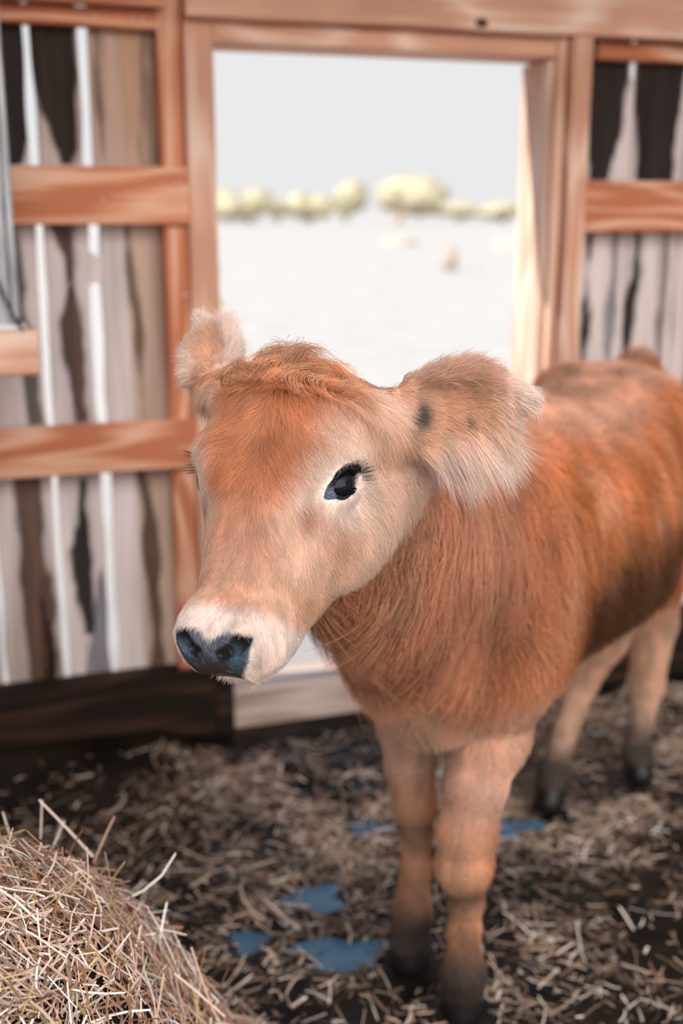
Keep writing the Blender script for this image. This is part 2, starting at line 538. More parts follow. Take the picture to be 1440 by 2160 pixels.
def tube(name, pts, r, mat, parent=None, nseg=8):
    pts = np.array(pts, float)
    n = len(pts)
    r = np.broadcast_to(r, (n,))
    T = np.gradient(pts, axis=0)
    T /= np.linalg.norm(T, axis=1, keepdims=True)
    ref = np.where(np.abs(T[:, 2:]) < .9, np.array([[0, 0, 1.]]), np.array([[1., 0, 0]]))
    X = np.cross(T, ref)
    X /= np.linalg.norm(X, axis=1, keepdims=True)
    Y = np.cross(T, X)
    a = np.linspace(0, 2 * np.pi, nseg, endpoint=False)
    V = pts[:, None] + r[:, None, None] * (np.cos(a)[None, :, None] * X[:, None] + np.sin(a)[None, :, None] * Y[:, None])
    V = V.reshape(-1, 3)
    i = np.arange(n - 1)[:, None] * nseg
    j = np.arange(nseg)[None]
    Q = np.stack([i + j, i + nseg + j, i + nseg + (j + 1) % nseg, i + (j + 1) % nseg], -1).reshape(-1, 4)
    caps = np.array([list(range(nseg)), list(range((n - 1) * nseg, n * nseg))[::-1]])
    return mesh_np(name, V, [Q, caps], mat, parent, True)

tag(tube('latch_hook', [wpos(-.612, .305, 1.03), wpos(-.6, .312, .995), wpos(-.588, .318, .965), wpos(-.578, .325, .95), wpos(-.575, .332, .944)], .003, plain('dark_iron', srgb(60, 60, 62), .5, .5)),
    'thin dark hook hanging by the metal panel over the pine ledge', 'hook')

# ------------------------------------------------------------------ floor, side walls, roof
MUD = Mat('trampled_mud')
_tc = MUD.n('ShaderNodeTexCoord')
_n1 = MUD.n('ShaderNodeTexNoise'); _n1.inputs['Scale'].default_value = 7; _n1.inputs['Detail'].default_value = 8; _n1.inputs['Roughness'].default_value = .65
_n2 = MUD.n('ShaderNodeTexNoise'); _n2.inputs['Scale'].default_value = 3.1; _n2.inputs['Detail'].default_value = 3
MUD.l(_tc.outputs['Object'], _n1.inputs['Vector']); MUD.l(_tc.outputs['Object'], _n2.inputs['Vector'])
_r = MUD.n('ShaderNodeValToRGB')
_r.color_ramp.elements[0].position, _r.color_ramp.elements[0].color = .35, (*srgb(9, 7, 6), 1)
_r.color_ramp.elements[1].position, _r.color_ramp.elements[1].color = .72, (*srgb(44, 36, 29), 1)
MUD.l(_n1.outputs['Fac'], _r.inputs[0]); MUD.l(_r.outputs[0], MUD.b.inputs['Base Color'])
_w = MUD.n('ShaderNodeMapRange')
_w.inputs['From Min'].default_value = .45; _w.inputs['From Max'].default_value = .6
_w.inputs['To Min'].default_value = .38; _w.inputs['To Max'].default_value = .85
MUD.l(_n2.outputs['Fac'], _w.inputs['Value']); MUD.l(_w.outputs[0], MUD.b.inputs['Roughness'])
MUD.b.inputs['Specular IOR Level'].default_value = .2
_b = MUD.n('ShaderNodeBump'); _b.inputs['Distance'].default_value = .012; _b.inputs['Strength'].default_value = .8
MUD.l(_n1.outputs['Fac'], _b.inputs['Height']); MUD.l(_b.outputs[0], MUD.b.inputs['Normal'])
MUD = MUD.m

PUDDLES = [  # x, y, radius along x, radius along y, label
    ((.0, 1.635), .074, .046, 'largest shallow blue puddle in the straw before the front hooves'),
    ((-.045, 1.79), .050, .042, 'blue puddle in the straw just behind the largest one'),
    ((-.150, 1.665), .030, .034, 'small dark blue puddle left of the largest one'),
    ((.335, 2.03), .055, .035, 'blue wet puddle at the calf hind hoof'),
    ((.06, 2.02), .06, .035, 'pale puddle near the doorway behind the front legs'),
]
def pud_d(X, Y):
    m = np.full(np.shape(X), 9.0)
    for (px, py), rx, ry, _ in PUDDLES:
        ang = np.arctan2((Y - py) / ry, (X - px) / rx)
        rr_ = np.hypot((X - px) / rx, (Y - py) / ry) / (1 + .22 * np.sin(3 * ang + px * 40) + .13 * np.sin(5 * ang + py * 30))
        m = np.minimum(m, rr_)
    return m

def floor_h(X, Y):
    P = np.stack([X, Y, X * 0], -1)
    h = (fbm(P, 4.0, 31, 4) - .5) * .06 + (fbm(P, 17, 36, 2) - .5) * .022
    A = (X - W0[0]) * WA[0] + (Y - W0[1]) * WA[1]
    OF = (X - W0[0]) * WN[0] + (Y - W0[1]) * WN[1]
    h = h * smooth(0, .25, OF) + .045 * (1 - smooth(.0, .35, OF)) * (1 - smooth(-.35, -.2, A)) 
    # flat, slightly sunken where water stands
    d = pud_d(X, Y)
    return h * smooth(.7, 1.8, d) - .012 * (1 - smooth(.8, 1.3, d)) - .008
_a = np.arange(-1.62, 2.02, .018); _f = np.arange(-.02, 4.4, .018)
_A, _F = np.meshgrid(_a, _f)
_X = W0[0] + _A * WA[0] + _F * WN[0]
_Y = W0[1] + _A * WA[1] + _F * WN[1]
_Z = floor_h(_X, _Y)
_k = np.arange(len(_f) - 1)[:, None] * len(_a) + np.arange(len(_a) - 1)[None]
_Q = np.stack([_k, _k + len(_a), _k + len(_a) + 1, _k + 1], -1).reshape(-1, 4)
S(mesh_np('floor', np.stack([_X, _Y, _Z], -1).reshape(-1, 3), _Q, MUD, None, True), 'dark trampled muddy barn floor')

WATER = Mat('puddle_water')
WATER.b.inputs['Base Color'].default_value = (*srgb(68, 112, 142), 1)  # sky reflection painted in as a blue base colour
WATER.b.inputs['Roughness'].default_value = .12
WATER.b.inputs['IOR'].default_value = 1.5
WATER.b.inputs['Specular IOR Level'].default_value = .9
_nn = WATER.n('ShaderNodeTexNoise'); _nn.inputs['Scale'].default_value = 60
_bb = WATER.n('ShaderNodeBump'); _bb.inputs['Strength'].default_value = .35; _bb.inputs['Distance'].default_value = .004
WATER.l(_nn.outputs['Fac'], _bb.inputs['Height']); WATER.l(_bb.outputs[0], WATER.b.inputs['Normal'])
WATER = WATER.m
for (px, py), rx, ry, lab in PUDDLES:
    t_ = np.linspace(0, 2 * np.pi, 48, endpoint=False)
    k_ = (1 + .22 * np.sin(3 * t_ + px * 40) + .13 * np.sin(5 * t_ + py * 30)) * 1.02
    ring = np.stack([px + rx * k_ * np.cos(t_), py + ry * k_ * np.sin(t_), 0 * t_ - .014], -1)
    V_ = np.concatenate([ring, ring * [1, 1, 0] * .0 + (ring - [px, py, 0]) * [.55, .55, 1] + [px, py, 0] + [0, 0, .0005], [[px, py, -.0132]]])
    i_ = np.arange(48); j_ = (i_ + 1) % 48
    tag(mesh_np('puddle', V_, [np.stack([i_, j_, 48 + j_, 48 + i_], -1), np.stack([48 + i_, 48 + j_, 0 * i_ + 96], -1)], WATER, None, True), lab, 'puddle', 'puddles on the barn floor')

def slab(name, corners_af, z0, z1, mat):
    V = np.array([wpos(a, f, z) for z in (z0, z1) for a, f in corners_af])
    Q = np.array([[3, 2, 1, 0], [4, 5, 6, 7], [0, 1, 5, 4], [1, 2, 6, 5], [2, 3, 7, 6], [3, 0, 4, 7]])
    return mesh_np(name, V, Q, mat)
BARN = wood('old_barn_plank', srgb(150, 128, 112), srgb(120, 98, 84), srgb(84, 66, 54), axis=2)
S(slab('wall_left', [(-1.66, -.03), (-1.62, -.03), (-1.62, 3.4), (-1.66, 3.4)], 0, ZT, BARN), 'plank wall on the left side of the stall')
S(slab('wall_right', [(2.0, -.03), (2.04, -.03), (2.04, 3.4), (2.0, 3.4)], 0, ZT, BARN), 'plank wall on the right side of the stall')
S(slab('ceiling', [(-1.8, -.06), (2.2, -.06), (2.2, 1.35), (-1.8, 1.35)], ZT, ZT + .04, BARN), 'plank roof over the back of the stall')

# ------------------------------------------------------------------ outside
FIELD = Mat('dry_field')
_tc = FIELD.n('ShaderNodeTexCoord')
_n1 = FIELD.n('ShaderNodeTexNoise'); _n1.inputs['Scale'].default_value = 2.5; _n1.inputs['Detail'].default_value = 6
FIELD.l(_tc.outputs['Object'], _n1.inputs['Vector'])
_r = FIELD.n('ShaderNodeValToRGB')
_r.color_ramp.elements[0].position, _r.color_ramp.elements[0].color = .3, (.325, .297, .275, 1)
_r.color_ramp.elements[1].position, _r.color_ramp.elements[1].color = .7, (.37, .347, .325, 1)
FIELD.l(_n1.outputs['Fac'], _r.inputs[0]); FIELD.l(_r.outputs[0], FIELD.b.inputs['Base Color'])
FIELD.b.inputs['Roughness'].default_value = .95
FIELD.b.inputs['Specular IOR Level'].default_value = .1
FIELD = FIELD.m
S(mesh_np('ground', np.array([wpos(-250, -.085, -.03), wpos(250, -.085, -.03), wpos(250, -320, -.03), wpos(-250, -320, -.03)]), np.array([[0, 1, 2, 3]]), FIELD), 'pale sunlit dry field outside the doorway')

YARD = plain('unseen_yard_dirt', srgb(112, 96, 84), .95, 0, .1)  # unseen ground added behind the camera to cut light from below
S(mesh_np('ground', np.array([wpos(-60, 4.35, -.05), wpos(60, 4.35, -.05), wpos(60, 80, -.05), wpos(-60, 80, -.05)]), np.array([[3, 2, 1, 0]]), YARD), 'unseen bare dirt ground added in front of the barn')
LEAF = Mat('pale_autumn_leaves')
_n1 = LEAF.n('ShaderNodeTexNoise'); _n1.inputs['Scale'].default_value = 1.2; _n1.inputs['Detail'].default_value = 5
_tc = LEAF.n('ShaderNodeTexCoord'); LEAF.l(_tc.outputs['Object'], _n1.inputs['Vector'])
_r = LEAF.n('ShaderNodeValToRGB')
_r.color_ramp.elements[0].position, _r.color_ramp.elements[0].color = .35, (.26, .235, .15, 1)
_r.color_ramp.elements[1].position, _r.color_ramp.elements[1].color = .7, (.37, .335, .225, 1)
LEAF.l(_n1.outputs['Fac'], _r.inputs[0]); LEAF.l(_r.outputs[0], LEAF.b.inputs['Base Color'])
LEAF.b.inputs['Roughness'].default_value = .9
LEAF = LEAF.m
TRUNK = plain('bark', srgb(170, 140, 110), .9)

def blob(c, r, seed, amp=.28, nu=28, nv=18, freq=1.6):
    u = np.linspace(0, 2 * np.pi, nu, endpoint=False); v = np.linspace(.06, np.pi - .06, nv)
    U, Vv = np.meshgrid(u, v)
    D = np.stack([np.cos(U) * np.sin(Vv), np.sin(U) * np.sin(Vv), np.cos(Vv)], -1)
    k = 1 + amp * (fbm(D + seed, freq * 1.7, seed, 4) - .5) * 2
    V = (D * k[..., None]) * np.array(r) + np.array(c)
    V = V.reshape(-1, 3)
    i = np.arange(nv - 1)[:, None] * nu; j = np.arange(nu)[None]
    Q = np.stack([i + j, i + nu + j, i + nu + (j + 1) % nu, i + (j + 1) % nu], -1).reshape(-1, 4)
    caps = np.array([list(range(nu)), list(range((nv - 1) * nu, nv * nu))[::-1]])
    return V, Q, caps

def cam_at(u, v, Y):
    d = np.array([(u - 720) / FPX, math.cos(PITCH) - (v - 1080) / FPX * math.sin(PITCH), -math.sin(PITCH) - (v - 1080) / FPX * math.cos(PITCH)])
    return np.array([0, 0, CAM_H]) + d * (Y / d[1])

def tree(x, y, w, h, lobes, label, seed):
    t = tag(empty('tree', (x, y, -.03)), label, 'tree', 'trees along the far edge of the field')
    R_ = np.random.default_rng(seed)
    Vs, Qs, Cs, n = [], [], [], 0
    for k in range(lobes):
        c = (R_.uniform(-.33, .33) * w if lobes > 1 else 0, R_.uniform(-.2, .2) * w, h * R_.uniform(.45, .66))
        V, Q, C_ = blob(c, (w * R_.uniform(.26, .36), w * .3, h * R_.uniform(.30, .36)), seed + k)
        Vs.append(V); Qs.append(Q + n); Cs.append(C_ + n); n += len(V)
    mesh_np('crown', np.concatenate(Vs), [np.concatenate(Qs), np.concatenate(Cs)], LEAF, t, True)
    tube('trunk', [(0, 0, 0), (.02 * w, 0, h * .25), (0, 0, h * .55)], [w * .05, w * .035, w * .02], TRUNK, t)

for i_, (u_, wpx, hpx, Y_, lobes, lab) in enumerate((
        (842, 150, 62, 95, 6, 'rounded pale tree, tallest on the horizon in the doorway'),
        (728, 78, 56, 108, 5, 'pale tree just left of the tallest one on the horizon'),
        (655, 90, 34, 96, 5, 'low spreading pale tree in the middle of the tree line'),
        (585, 70, 24, 105, 4, 'small bush between two pale trees on the tree line'),
        (522, 120, 36, 95, 5, 'pale tree at the left end of the visible tree line'),
        (965, 90, 14, 110, 4, 'low pale scrub right of the tallest tree'),
        (1062, 110, 18, 105, 4, 'low pale bush near the right side of the doorway view'),
        (440, 120, 40, 100, 5, 'pale tree hidden partly behind the left door jamb'))):
    p_ = cam_at(u_, 444, Y_)
    tree(p_[0], Y_, wpx / FPX * Y_ * 1.0, hpx / FPX * Y_ * 1.15 + 1.15, lobes, lab, 100 + 10 * i_)

POSTW = plain('weathered_post', (.30, .24, .20), .9)
p_ = cam_at(948, 566, 23.5)
post = tag(tube('fence_post', [(p_[0], 23.5, -.04), (p_[0] + .01, 23.5, .2), (p_[0], 23.5, .43)], [.15, .14, .13], POSTW, None, 10), 'short weathered post standing alone out in the field', 'post')
for u_, v_, Y_, lab in ((842, 517, 40, 'low pale hay mound in the field beneath the tallest tree'), (1082, 521, 38, 'low pale hay mound in the field towards the right jamb')):
    p_ = cam_at(u_, v_, Y_)
    V_, Q_, C_ = blob((p_[0], Y_, .02), (.6, .5, .22), int(u_), .25)
    tag(mesh_np('hay_mound', V_, [Q_, C_], plain('sun_bleached_hay', (.36, .31, .26), .9), None, True), lab, 'hay mound', 'hay mounds out in the field')
# bush growing outside, beside the left jamb
_b = tag(empty('bush', (-.585, 4.1, -.03)), 'yellow green bush peeking past the left door jamb outside', 'bush')
_V = []; _Q = []; _R = np.random.default_rng(5)
for k in range(900):
    c_ = _R.normal(0, 1, 3); c_ /= np.linalg.norm(c_); c_ = c_ * [.17, .2, .62] * _R.uniform(.6, 1) + [0, 0, .72]
    d_ = _R.normal(0, 1, 3); d_ /= np.linalg.norm(d_); e_ = np.cross(d_, _R.normal(0, 1, 3)); e_ /= np.linalg.norm(e_)
    _V += [c_ - d_ * .03, c_ + e_ * .012, c_ + d_ * .03, c_ - e_ * .012]; _Q.append([4 * k, 4 * k + 1, 4 * k + 2, 4 * k + 3])
mesh_np('foliage', np.array(_V), np.array(_Q), plain('yellow_green_leaf', (.55, .50, .16), .7), _b)
tube('stem', [(0, 0, 0), (.02, 0, .5), (0, .02, 1.0)], [.012, .009, .004], TRUNK, _b)
# ------------------------------------------------------------------ the calf: one implicit body
HEAD_ROLL = -.03
HX = np.array([-.905, .426, -.010]); HY = np.array([-.258, -.568, -.781])
HX /= np.linalg.norm(HX); HY -= HX * (HX @ HY); HY /= np.linalg.norm(HY)
HZ = np.cross(HX, HY)
HB = np.stack([HX, HY, HZ], 1)
HS, HT = 1.08, np.array([-.0464, 1.121, 1.041])
def axis_rot(k, a):
    K = np.array([[0, -k[2], k[1]], [k[2], 0, -k[0]], [-k[1], k[0], 0]])
    return np.eye(3) + math.sin(a) * K + (1 - math.cos(a)) * K @ K
_piv = HT + HS * (HB @ np.array([-.066, .128, -.044]))          # the near eye stays where it is
_vd = _piv - np.array([0, 0, CAM_H]); _vd /= np.linalg.norm(_vd)
_R = axis_rot(_vd, HEAD_ROLL)
HT = _piv + _R @ (HT - _piv) + np.array([.0035, 0, 0])
HB = _R @ HB
HX, HY, HZ = HB.T
def wy_(y):                      # proportions of a calf: short muzzle, low poll
    y = np.asarray(y, float)
    return np.where(y > .128, .128 + (y - .128) * .91, np.where(y < .06, .06 + (y - .06) * .26, y))
def iy_(y):
    y = np.asarray(y, float)
    return np.where(y > .128, .128 + (y - .128) / .91, np.where(y < .06, .06 + (y - .06) / .26, y))
XS = .905
def hw(x, y, z):                 # head frame (x towards the calf's right, y down the face, z out of the forehead) to world
    return HT + HS * (HB @ np.array([x * XS, float(wy_(y)), z]))
def to_head(P):
    q = ((P - HT) @ HB) / HS
    return np.stack([q[..., 0] / XS, iy_(q[..., 1]), q[..., 2]], -1)
BO = np.array([.143, 1.526, 0.0])
BF = np.array([-.516, -.857, 0.0]); BF /= np.linalg.norm(BF)
BL = np.array([-BF[1], BF[0], 0.0])
def bw(s, l, z):                 # body frame (s forward, l to the calf's left, z up) to world
    return BO + BF * s + BL * l + UP * z
def to_body(P):
    Q = P - BO
    return np.stack([Q @ BF, Q @ BL, Q[..., 2]], -1)

PR = []   # (fn, bbox lo, bbox hi, blend, op)
def add(fn, pts, pad, k=.02, op='u'):
    pts = np.atleast_2d(pts)
    PR.append((fn, pts.min(0) - pad - k - .012, pts.max(0) + pad + k + .012, k, op))

def rcone(a, b, r1, r2, k=.02, op='u'):
    a, b = np.asarray(a, float), np.asarray(b, float)
    ba = b - a
    L2 = ba @ ba
    def f(P):
        t = np.clip(((P - a) @ ba) / L2, 0, 1)
        return np.sqrt((((P - a) - t[..., None] * ba) ** 2).sum(-1)) - (r1 + (r2 - r1) * t)
    add(f, np.stack([a, b]), max(r1, r2), k, op)

def chain(pts, rs, k=.02):
    for i in range(len(pts) - 1):
        rcone(pts[i], pts[i + 1], rs[i], rs[i + 1], k)

def ell(c, M, r, k=.02, op='u'):
    """ellipsoid: columns of M are its axes"""
    c = np.asarray(c, float); r = np.asarray(r, float); M = np.asarray(M, float)
    def f(P):
        q = (P - c) @ M
        k0 = np.sqrt(((q / r) ** 2).sum(-1)) + 1e-9
        k1 = np.sqrt(((q / r ** 2) ** 2).sum(-1)) + 1e-9
        return k0 * (k0 - 1) / k1
    add(f, c[None], r.max(), k, op)

def hell(x, y, z, rx, ry, rz, k=.015, op='u', sym=True, M=None):
    for s in ((1, -1) if sym and x else (1,)):
        MM = HB if M is None else HB @ (np.diag([s, 1, 1]) @ M)
        ell(hw(x * s, y, z), MM, np.array([rx, ry, rz]) * HS, k * HS, op)

def rotx(a):
    return np.array([[1, 0, 0], [0, math.cos(a), -math.sin(a)], [0, math.sin(a), math.cos(a)]])
def rotz(a):
    return np.array([[math.cos(a), -math.sin(a), 0], [math.sin(a), math.cos(a), 0], [0, 0, 1]])
def roty(a):
    return np.array([[math.cos(a), 0, math.sin(a)], [0, 1, 0], [-math.sin(a), 0, math.cos(a)]])

def dense(tab):
    tab = np.array(tab, float)
    s = np.linspace(tab[0, 0], tab[-1, 0], 240)
    c = np.stack([np.interp(s, tab[:, 0], tab[:, i]) for i in range(1, tab.shape[1])], 1)
    kw = np.hanning(17); kw /= kw.sum()
    p = np.pad(c, ((8, 8), (0, 0)), mode='edge')
    cs = np.stack([np.convolve(p[:, i], kw, 'valid') for i in range(c.shape[1])], 1)
    return s, cs

# torso: s, top, bottom, height of the widest point, half width
TS, TC = dense([(-.885, .73, .66, .70, .025), (-.85, .785, .59, .69, .070), (-.79, .845, .53, .67, .092), (-.70, .872, .485, .65, .120),
                (-.60, .868, .46, .61, .155), (-.50, .852, .445, .60, .184), (-.40, .846, .442, .60, .188), (-.30, .850, .445, .61, .184),
                (-.20, .862, .45, .62, .172), (-.10, .880, .45, .64, .156), (0, .880, .455, .64, .136), (.06, .85, .475, .63, .108),
                (.105, .80, .51, .63, .078), (.145, .72, .57, .63, .035)])
def torso(P):
    q = to_body(P)
    s = q[..., 0]
    t, b, c, w = (np.interp(s, TS, TC[:, i]) for i in range(4))
    up = q[..., 2] > c
    h = np.where(up, t - c, c - b)
    n = 2.25
    r = ((np.abs(q[..., 1]) / w) ** n + (np.abs(q[..., 2] - c) / h) ** n) ** (1 / n)
    d = (r - 1) * np.minimum(w, h) * .9
    end = np.maximum(s - TS[-1], TS[0] - s)
    return np.maximum(d, end)
add(torso, np.stack([bw(-.9, -.2, .36), bw(-.9, .2, .36), bw(.2, -.2, .9), bw(.2, .2, .9)]), 0, .03)
for sg in (1, -1):
    ell(bw(-.04, sg * .085, .64), np.stack([BF, BL, UP], 1) @ rotx(0), (.12, .075, .20), .04)     # shoulder
    ell(bw(-.68, sg * .075, .62), np.stack([BF, BL, UP], 1), (.12, .072, .19), .04)               # thigh
    rcone(bw(-.62, sg * .07, .81), bw(-.66, sg * .08, .805), .045, .045, .05)                           # hip
rcone(bw(-.83, 0, .845), bw(-.86, 0, .83), .035, .03, .03)                                       # tail head
# neck
rcone(hw(0, .05, -.10), bw(-.04, 0, .775), .062, .100, .05)
rcone(hw(0, .08, -.115), bw(.01, 0, .67), .074, .122, .05)
rcone(hw(0, .125, -.13), bw(.045, 0, .585), .046, .084, .04)
ell(bw(.04, 0, .525), np.stack([BF, BL, UP], 1), (.062, .075, .085), .04)                         # brisket
# legs: points placed where they stand, hoof to elbow
LEGS = []
def leg(pts, hoof_y):
    P = [cam_at(u, v, Y) for u, v, Y, r in pts]
    R_ = [r for *_, r in pts]
    LEGS.append((np.array(P), np.array(R_)))
    chain(P, R_, .014)
leg([(974, 2126, 1.478, .030), (976, 2045, 1.480, .0265), (980, 1950, 1.488, .0175), (982, 1892, 1.490, .0205), (980, 1818, 1.488, .0365), (986, 1750, 1.490, .0375), (1004, 1650, 1.50, .040), (1028, 1552, 1.525, .056), (1022, 1440, 1.56, .080)], 0)
leg([(864, 2018, 1.585, .032), (868, 1920, 1.588, .0265), (876, 1830, 1.595, .0190), (877, 1755, 1.60, .0225), (874, 1695, 1.60, .0300), (864, 1605, 1.605, .034), (872, 1530, 1.61, .050), (890, 1440, 1.62, .075)], 0)
leg([(1350, 1632, 2.195, .028), (1343, 1588, 2.21, .028), (1352, 1520, 2.24, .021), (1362, 1440, 2.27, .034), (1380, 1310, 2.25, .044), (1372, 1180, 2.16, .066)], 0)
leg([(1158, 1688, 2.09, .030), (1168, 1632, 2.105, .028), (1192, 1545, 2.15, .0225), (1222, 1440, 2.20, .034), (1262, 1340, 2.18, .055), (1290, 1240, 2.12, .08)], 0)
# tail hanging behind the rump
tl = [bw(-.86, 0, .83), bw(-.905, .0, .78), bw(-.925, 0, .68), bw(-.925, .005, .54), bw(-.92, .01, .40)]
chain(tl, [.026, .022, .017, .013, .010], .02)

# skull: y, top, bottom, widest z, half width
HSY, HTC = dense([(-.035, -.07, -.12, -.09, .02), (-.015, -.040, -.15, -.09, .042), (.015, -.016, -.165, -.085, .060), (.06, .000, -.170, -.075, .077),
                  (.11, .002, -.168, -.075, .077), (.15, -.003, -.166, -.078, .071), (.185, -.010, -.163, -.077, .061), (.22, -.017, -.152, -.072, .052),
                  (.25, -.021, -.126, -.066, .048), (.275, -.024, -.112, -.062, .045), (.30, -.031, -.095, -.058, .040), (.32, -.045, -.082, -.06, .022)])
def skull(P):
    q = to_head(P)
    s = q[..., 1]
    t, b, c, w = (np.interp(s, HSY, HTC[:, i]) for i in range(4))
    h = np.where(q[..., 2] > c, t - c, c - b)
    n = np.where(q[..., 2] > c, 2.6, 2.1)
    r = ((np.abs(q[..., 0]) / w) ** n + (np.abs(q[..., 2] - c) / h) ** n) ** (1 / n)
    d = (r - 1) * np.minimum(w, h) * .95
    end = np.maximum(s - HSY[-1], HSY[0] - s)
    return np.maximum(d, end) * HS
add(skull, np.stack([hw(x, y, z) for x in (-.09, .09) for y in (-.04, .33) for z in (-.18, .01)]), 0, .02)
hell(0, .01, -.050, .048, .040, .032, .02)                       # poll
hell(.049, .118, -.040, .030, .040, .030, .02)                  # orbital ridges
hell(.052, .135, -.115, .030, .055, .045, .025)                  # cheeks
hell(.026, .287, -.046, .024, .032, .030, .014)                  # muzzle, fleshy lips each side
hell(0, .298, -.042, .026, .020, .020, .012)                     # nose pad
hell(0, .268, -.094, .030, .040, .022, .012)                     # chin
hell(.030, .296, -.031, .014, .012, .012, .008)                  # nostril wings
NX0 = .006
for sg in (1, -1):
    rcone(hw(NX0 + sg * .0385, .2965, -.0175), hw(NX0 + sg * .0275, .3055, -.0215), .0062, .0070, .004, 's')
    rcone(hw(NX0 + sg * .0275, .3055, -.0215), hw(NX0 + sg * .0130, .3135, -.0270), .0066, .0034, .004, 's')
mouth = [hw(0, .322, -.074), hw(-.02, .315, -.0745), hw(-.037, .295, -.076), hw(-.047, .255, -.080)]
mouth_r = [hw(0, .322, -.074), hw(.02, .315, -.0745), hw(.037, .295, -.076), hw(.047, .255, -.080)]
for mm in (mouth, mouth_r):
    for i in range(3):
        rcone(mm[i], mm[i + 1], .0022, .0018, .004, 's')

# eyes
def surf_eye(sg):
    return hw(sg * .0705, .128, -.044)
EYES = []
for sg in (-1, 1):
    n = HB @ np.array([sg * .84, .06, .54]); n /= np.linalg.norm(n)
    ax = HB @ np.array([sg * .36, -.93, -.10])             # slit runs from the inner lower corner to the outer upper one
    ax = HB @ (np.array([sg * .30, -.72, -.62]))
    ax -= n * (ax @ n); ax /= np.linalg.norm(ax)
    c = surf_eye(sg)
    M = np.stack([ax, np.cross(n, ax), n], 1)
    EYES.append((sg, c, n, M))
    ell(c - n * .006, M, (.024, .018, .014), .010)          # lids
    ell(c + n * .005, M, (.0190, .0118, .022), .003, 's')

LID = np.array([(-.0275, -.005), (-.0147, .0073), (-.0027, .0135), (.0147, .0106), (.0258, .0068), (.0209, -.0013), (.0136, -.010), (.002, -.013), (-.0155, -.0085)])
_la = np.arctan2(LID[:, 1], LID[:, 0]); _lo = np.argsort(_la); _la, _lr = _la[_lo], np.hypot(*LID[_lo].T)
def lid_r(d, sg):
    """1 on the outline of the dark lids; eye-frame coordinates"""
    a, b = d[..., 0] + .003, -sg * d[..., 1] - .001
    return np.hypot(a, b) / np.interp(np.arctan2(b, a), _la, _lr, period=2 * np.pi)

# ears
def ear(base, tip, inner, width, cup, th=.0068):
    e = tip - base; L = np.linalg.norm(e); e = e / L
    g = inner - e * (inner @ e); g /= np.linalg.norm(g)
    f_ = np.cross(g, e)
    ts = np.linspace(0, 1, 60)
    wp_ = np.interp(ts, [0, .12, .3, .55, .75, .9, 1.0], np.array([.55, .80, .97, 1.0, .78, .48, .12])) * width
    def f(P):
        q = P - base
        a, b, c = q @ e / L, q @ f_, q @ g
        w = np.interp(a, ts, wp_) * (1 - .16 * smooth(0, -.02, b))
        c0 = cup * b ** 2 / width - .010 * np.sin(np.clip(a, 0, 1) * np.pi)
        tt = th * (1 + .9 * (1 - smooth(0, .35, a)))
        d = (np.sqrt((b / w) ** 2 + ((c - c0) / tt) ** 2) - 1) * tt
        return np.maximum(d, np.maximum(a - 1, -.12 - a) * L)
    add(f, np.stack([base, tip]), width * 1.15, .010)
    return base, tip, e, f_, g, L
EAR_L = ear(cam_at(838, 888, 1.150), cam_at(1110, 838, 1.125), np.array([-.10, -1.0, -.12]), .0445, .36)
EAR_R = ear(cam_at(464, 815, 1.205), cam_at(424, 672, 1.275), np.array([-.25, -.95, .1]), .028, .45)
rcone(hw(-.062, .040, -.075), EAR_L[0] + EAR_L[2] * .012, .030, .022, .02)
rcone(hw(.062, .035, -.075), EAR_R[0] + EAR_R[2] * .012, .030, .018, .02)

def smin(a, b, k):
    h = np.maximum(k - np.abs(a - b), 0) / k
    return np.minimum(a, b) - h * h * k * .25

def sdf(P):
    D = np.full(P.shape[:-1], 1.0)
    for f, lo, hi, k, op in PR:
        m = ((P > lo) & (P < hi)).all(-1)
        if not m.any():
            continue
        v = f(P[m])
        D[m] = smin(D[m], v, k) if op == 'u' else -smin(-D[m], v, k)
    return D

def axis(lo, hi, fa, fb, fine, coarse):
    pts = list(np.arange(lo, fa, coarse)) + list(np.arange(fa, fb, fine)) + list(np.arange(fb, hi + coarse, coarse))
    return np.array(sorted(pts))
gx = axis(-.30, .92, -.21, .25, .0026, .0065)
gy = axis(.80, 2.50, .86, 1.30, .0028, .0065)
gz = axis(-.03, 1.16, .62, 1.13, .0026, .0065)
D = np.full((len(gx), len(gy), len(gz)), 1.0, np.float32)
for f, lo, hi, k, op in PR:
    i0, i1 = np.searchsorted(gx, lo[0]), np.searchsorted(gx, hi[0])
    j0, j1 = np.searchsorted(gy, lo[1]), np.searchsorted(gy, hi[1])
    k0, k1 = np.searchsorted(gz, lo[2]), np.searchsorted(gz, hi[2])
    for ii in range(i0, i1, 40):
        ie = min(ii + 40, i1)
        G = np.stack(np.meshgrid(gx[ii:ie], gy[j0:j1], gz[k0:k1], indexing='ij'), -1)
        v = f(G).astype(np.float32)
        sub = D[ii:ie, j0:j1, k0:k1]
        D[ii:ie, j0:j1, k0:k1] = smin(sub, v, k) if op == 'u' else -smin(-sub, v, k)

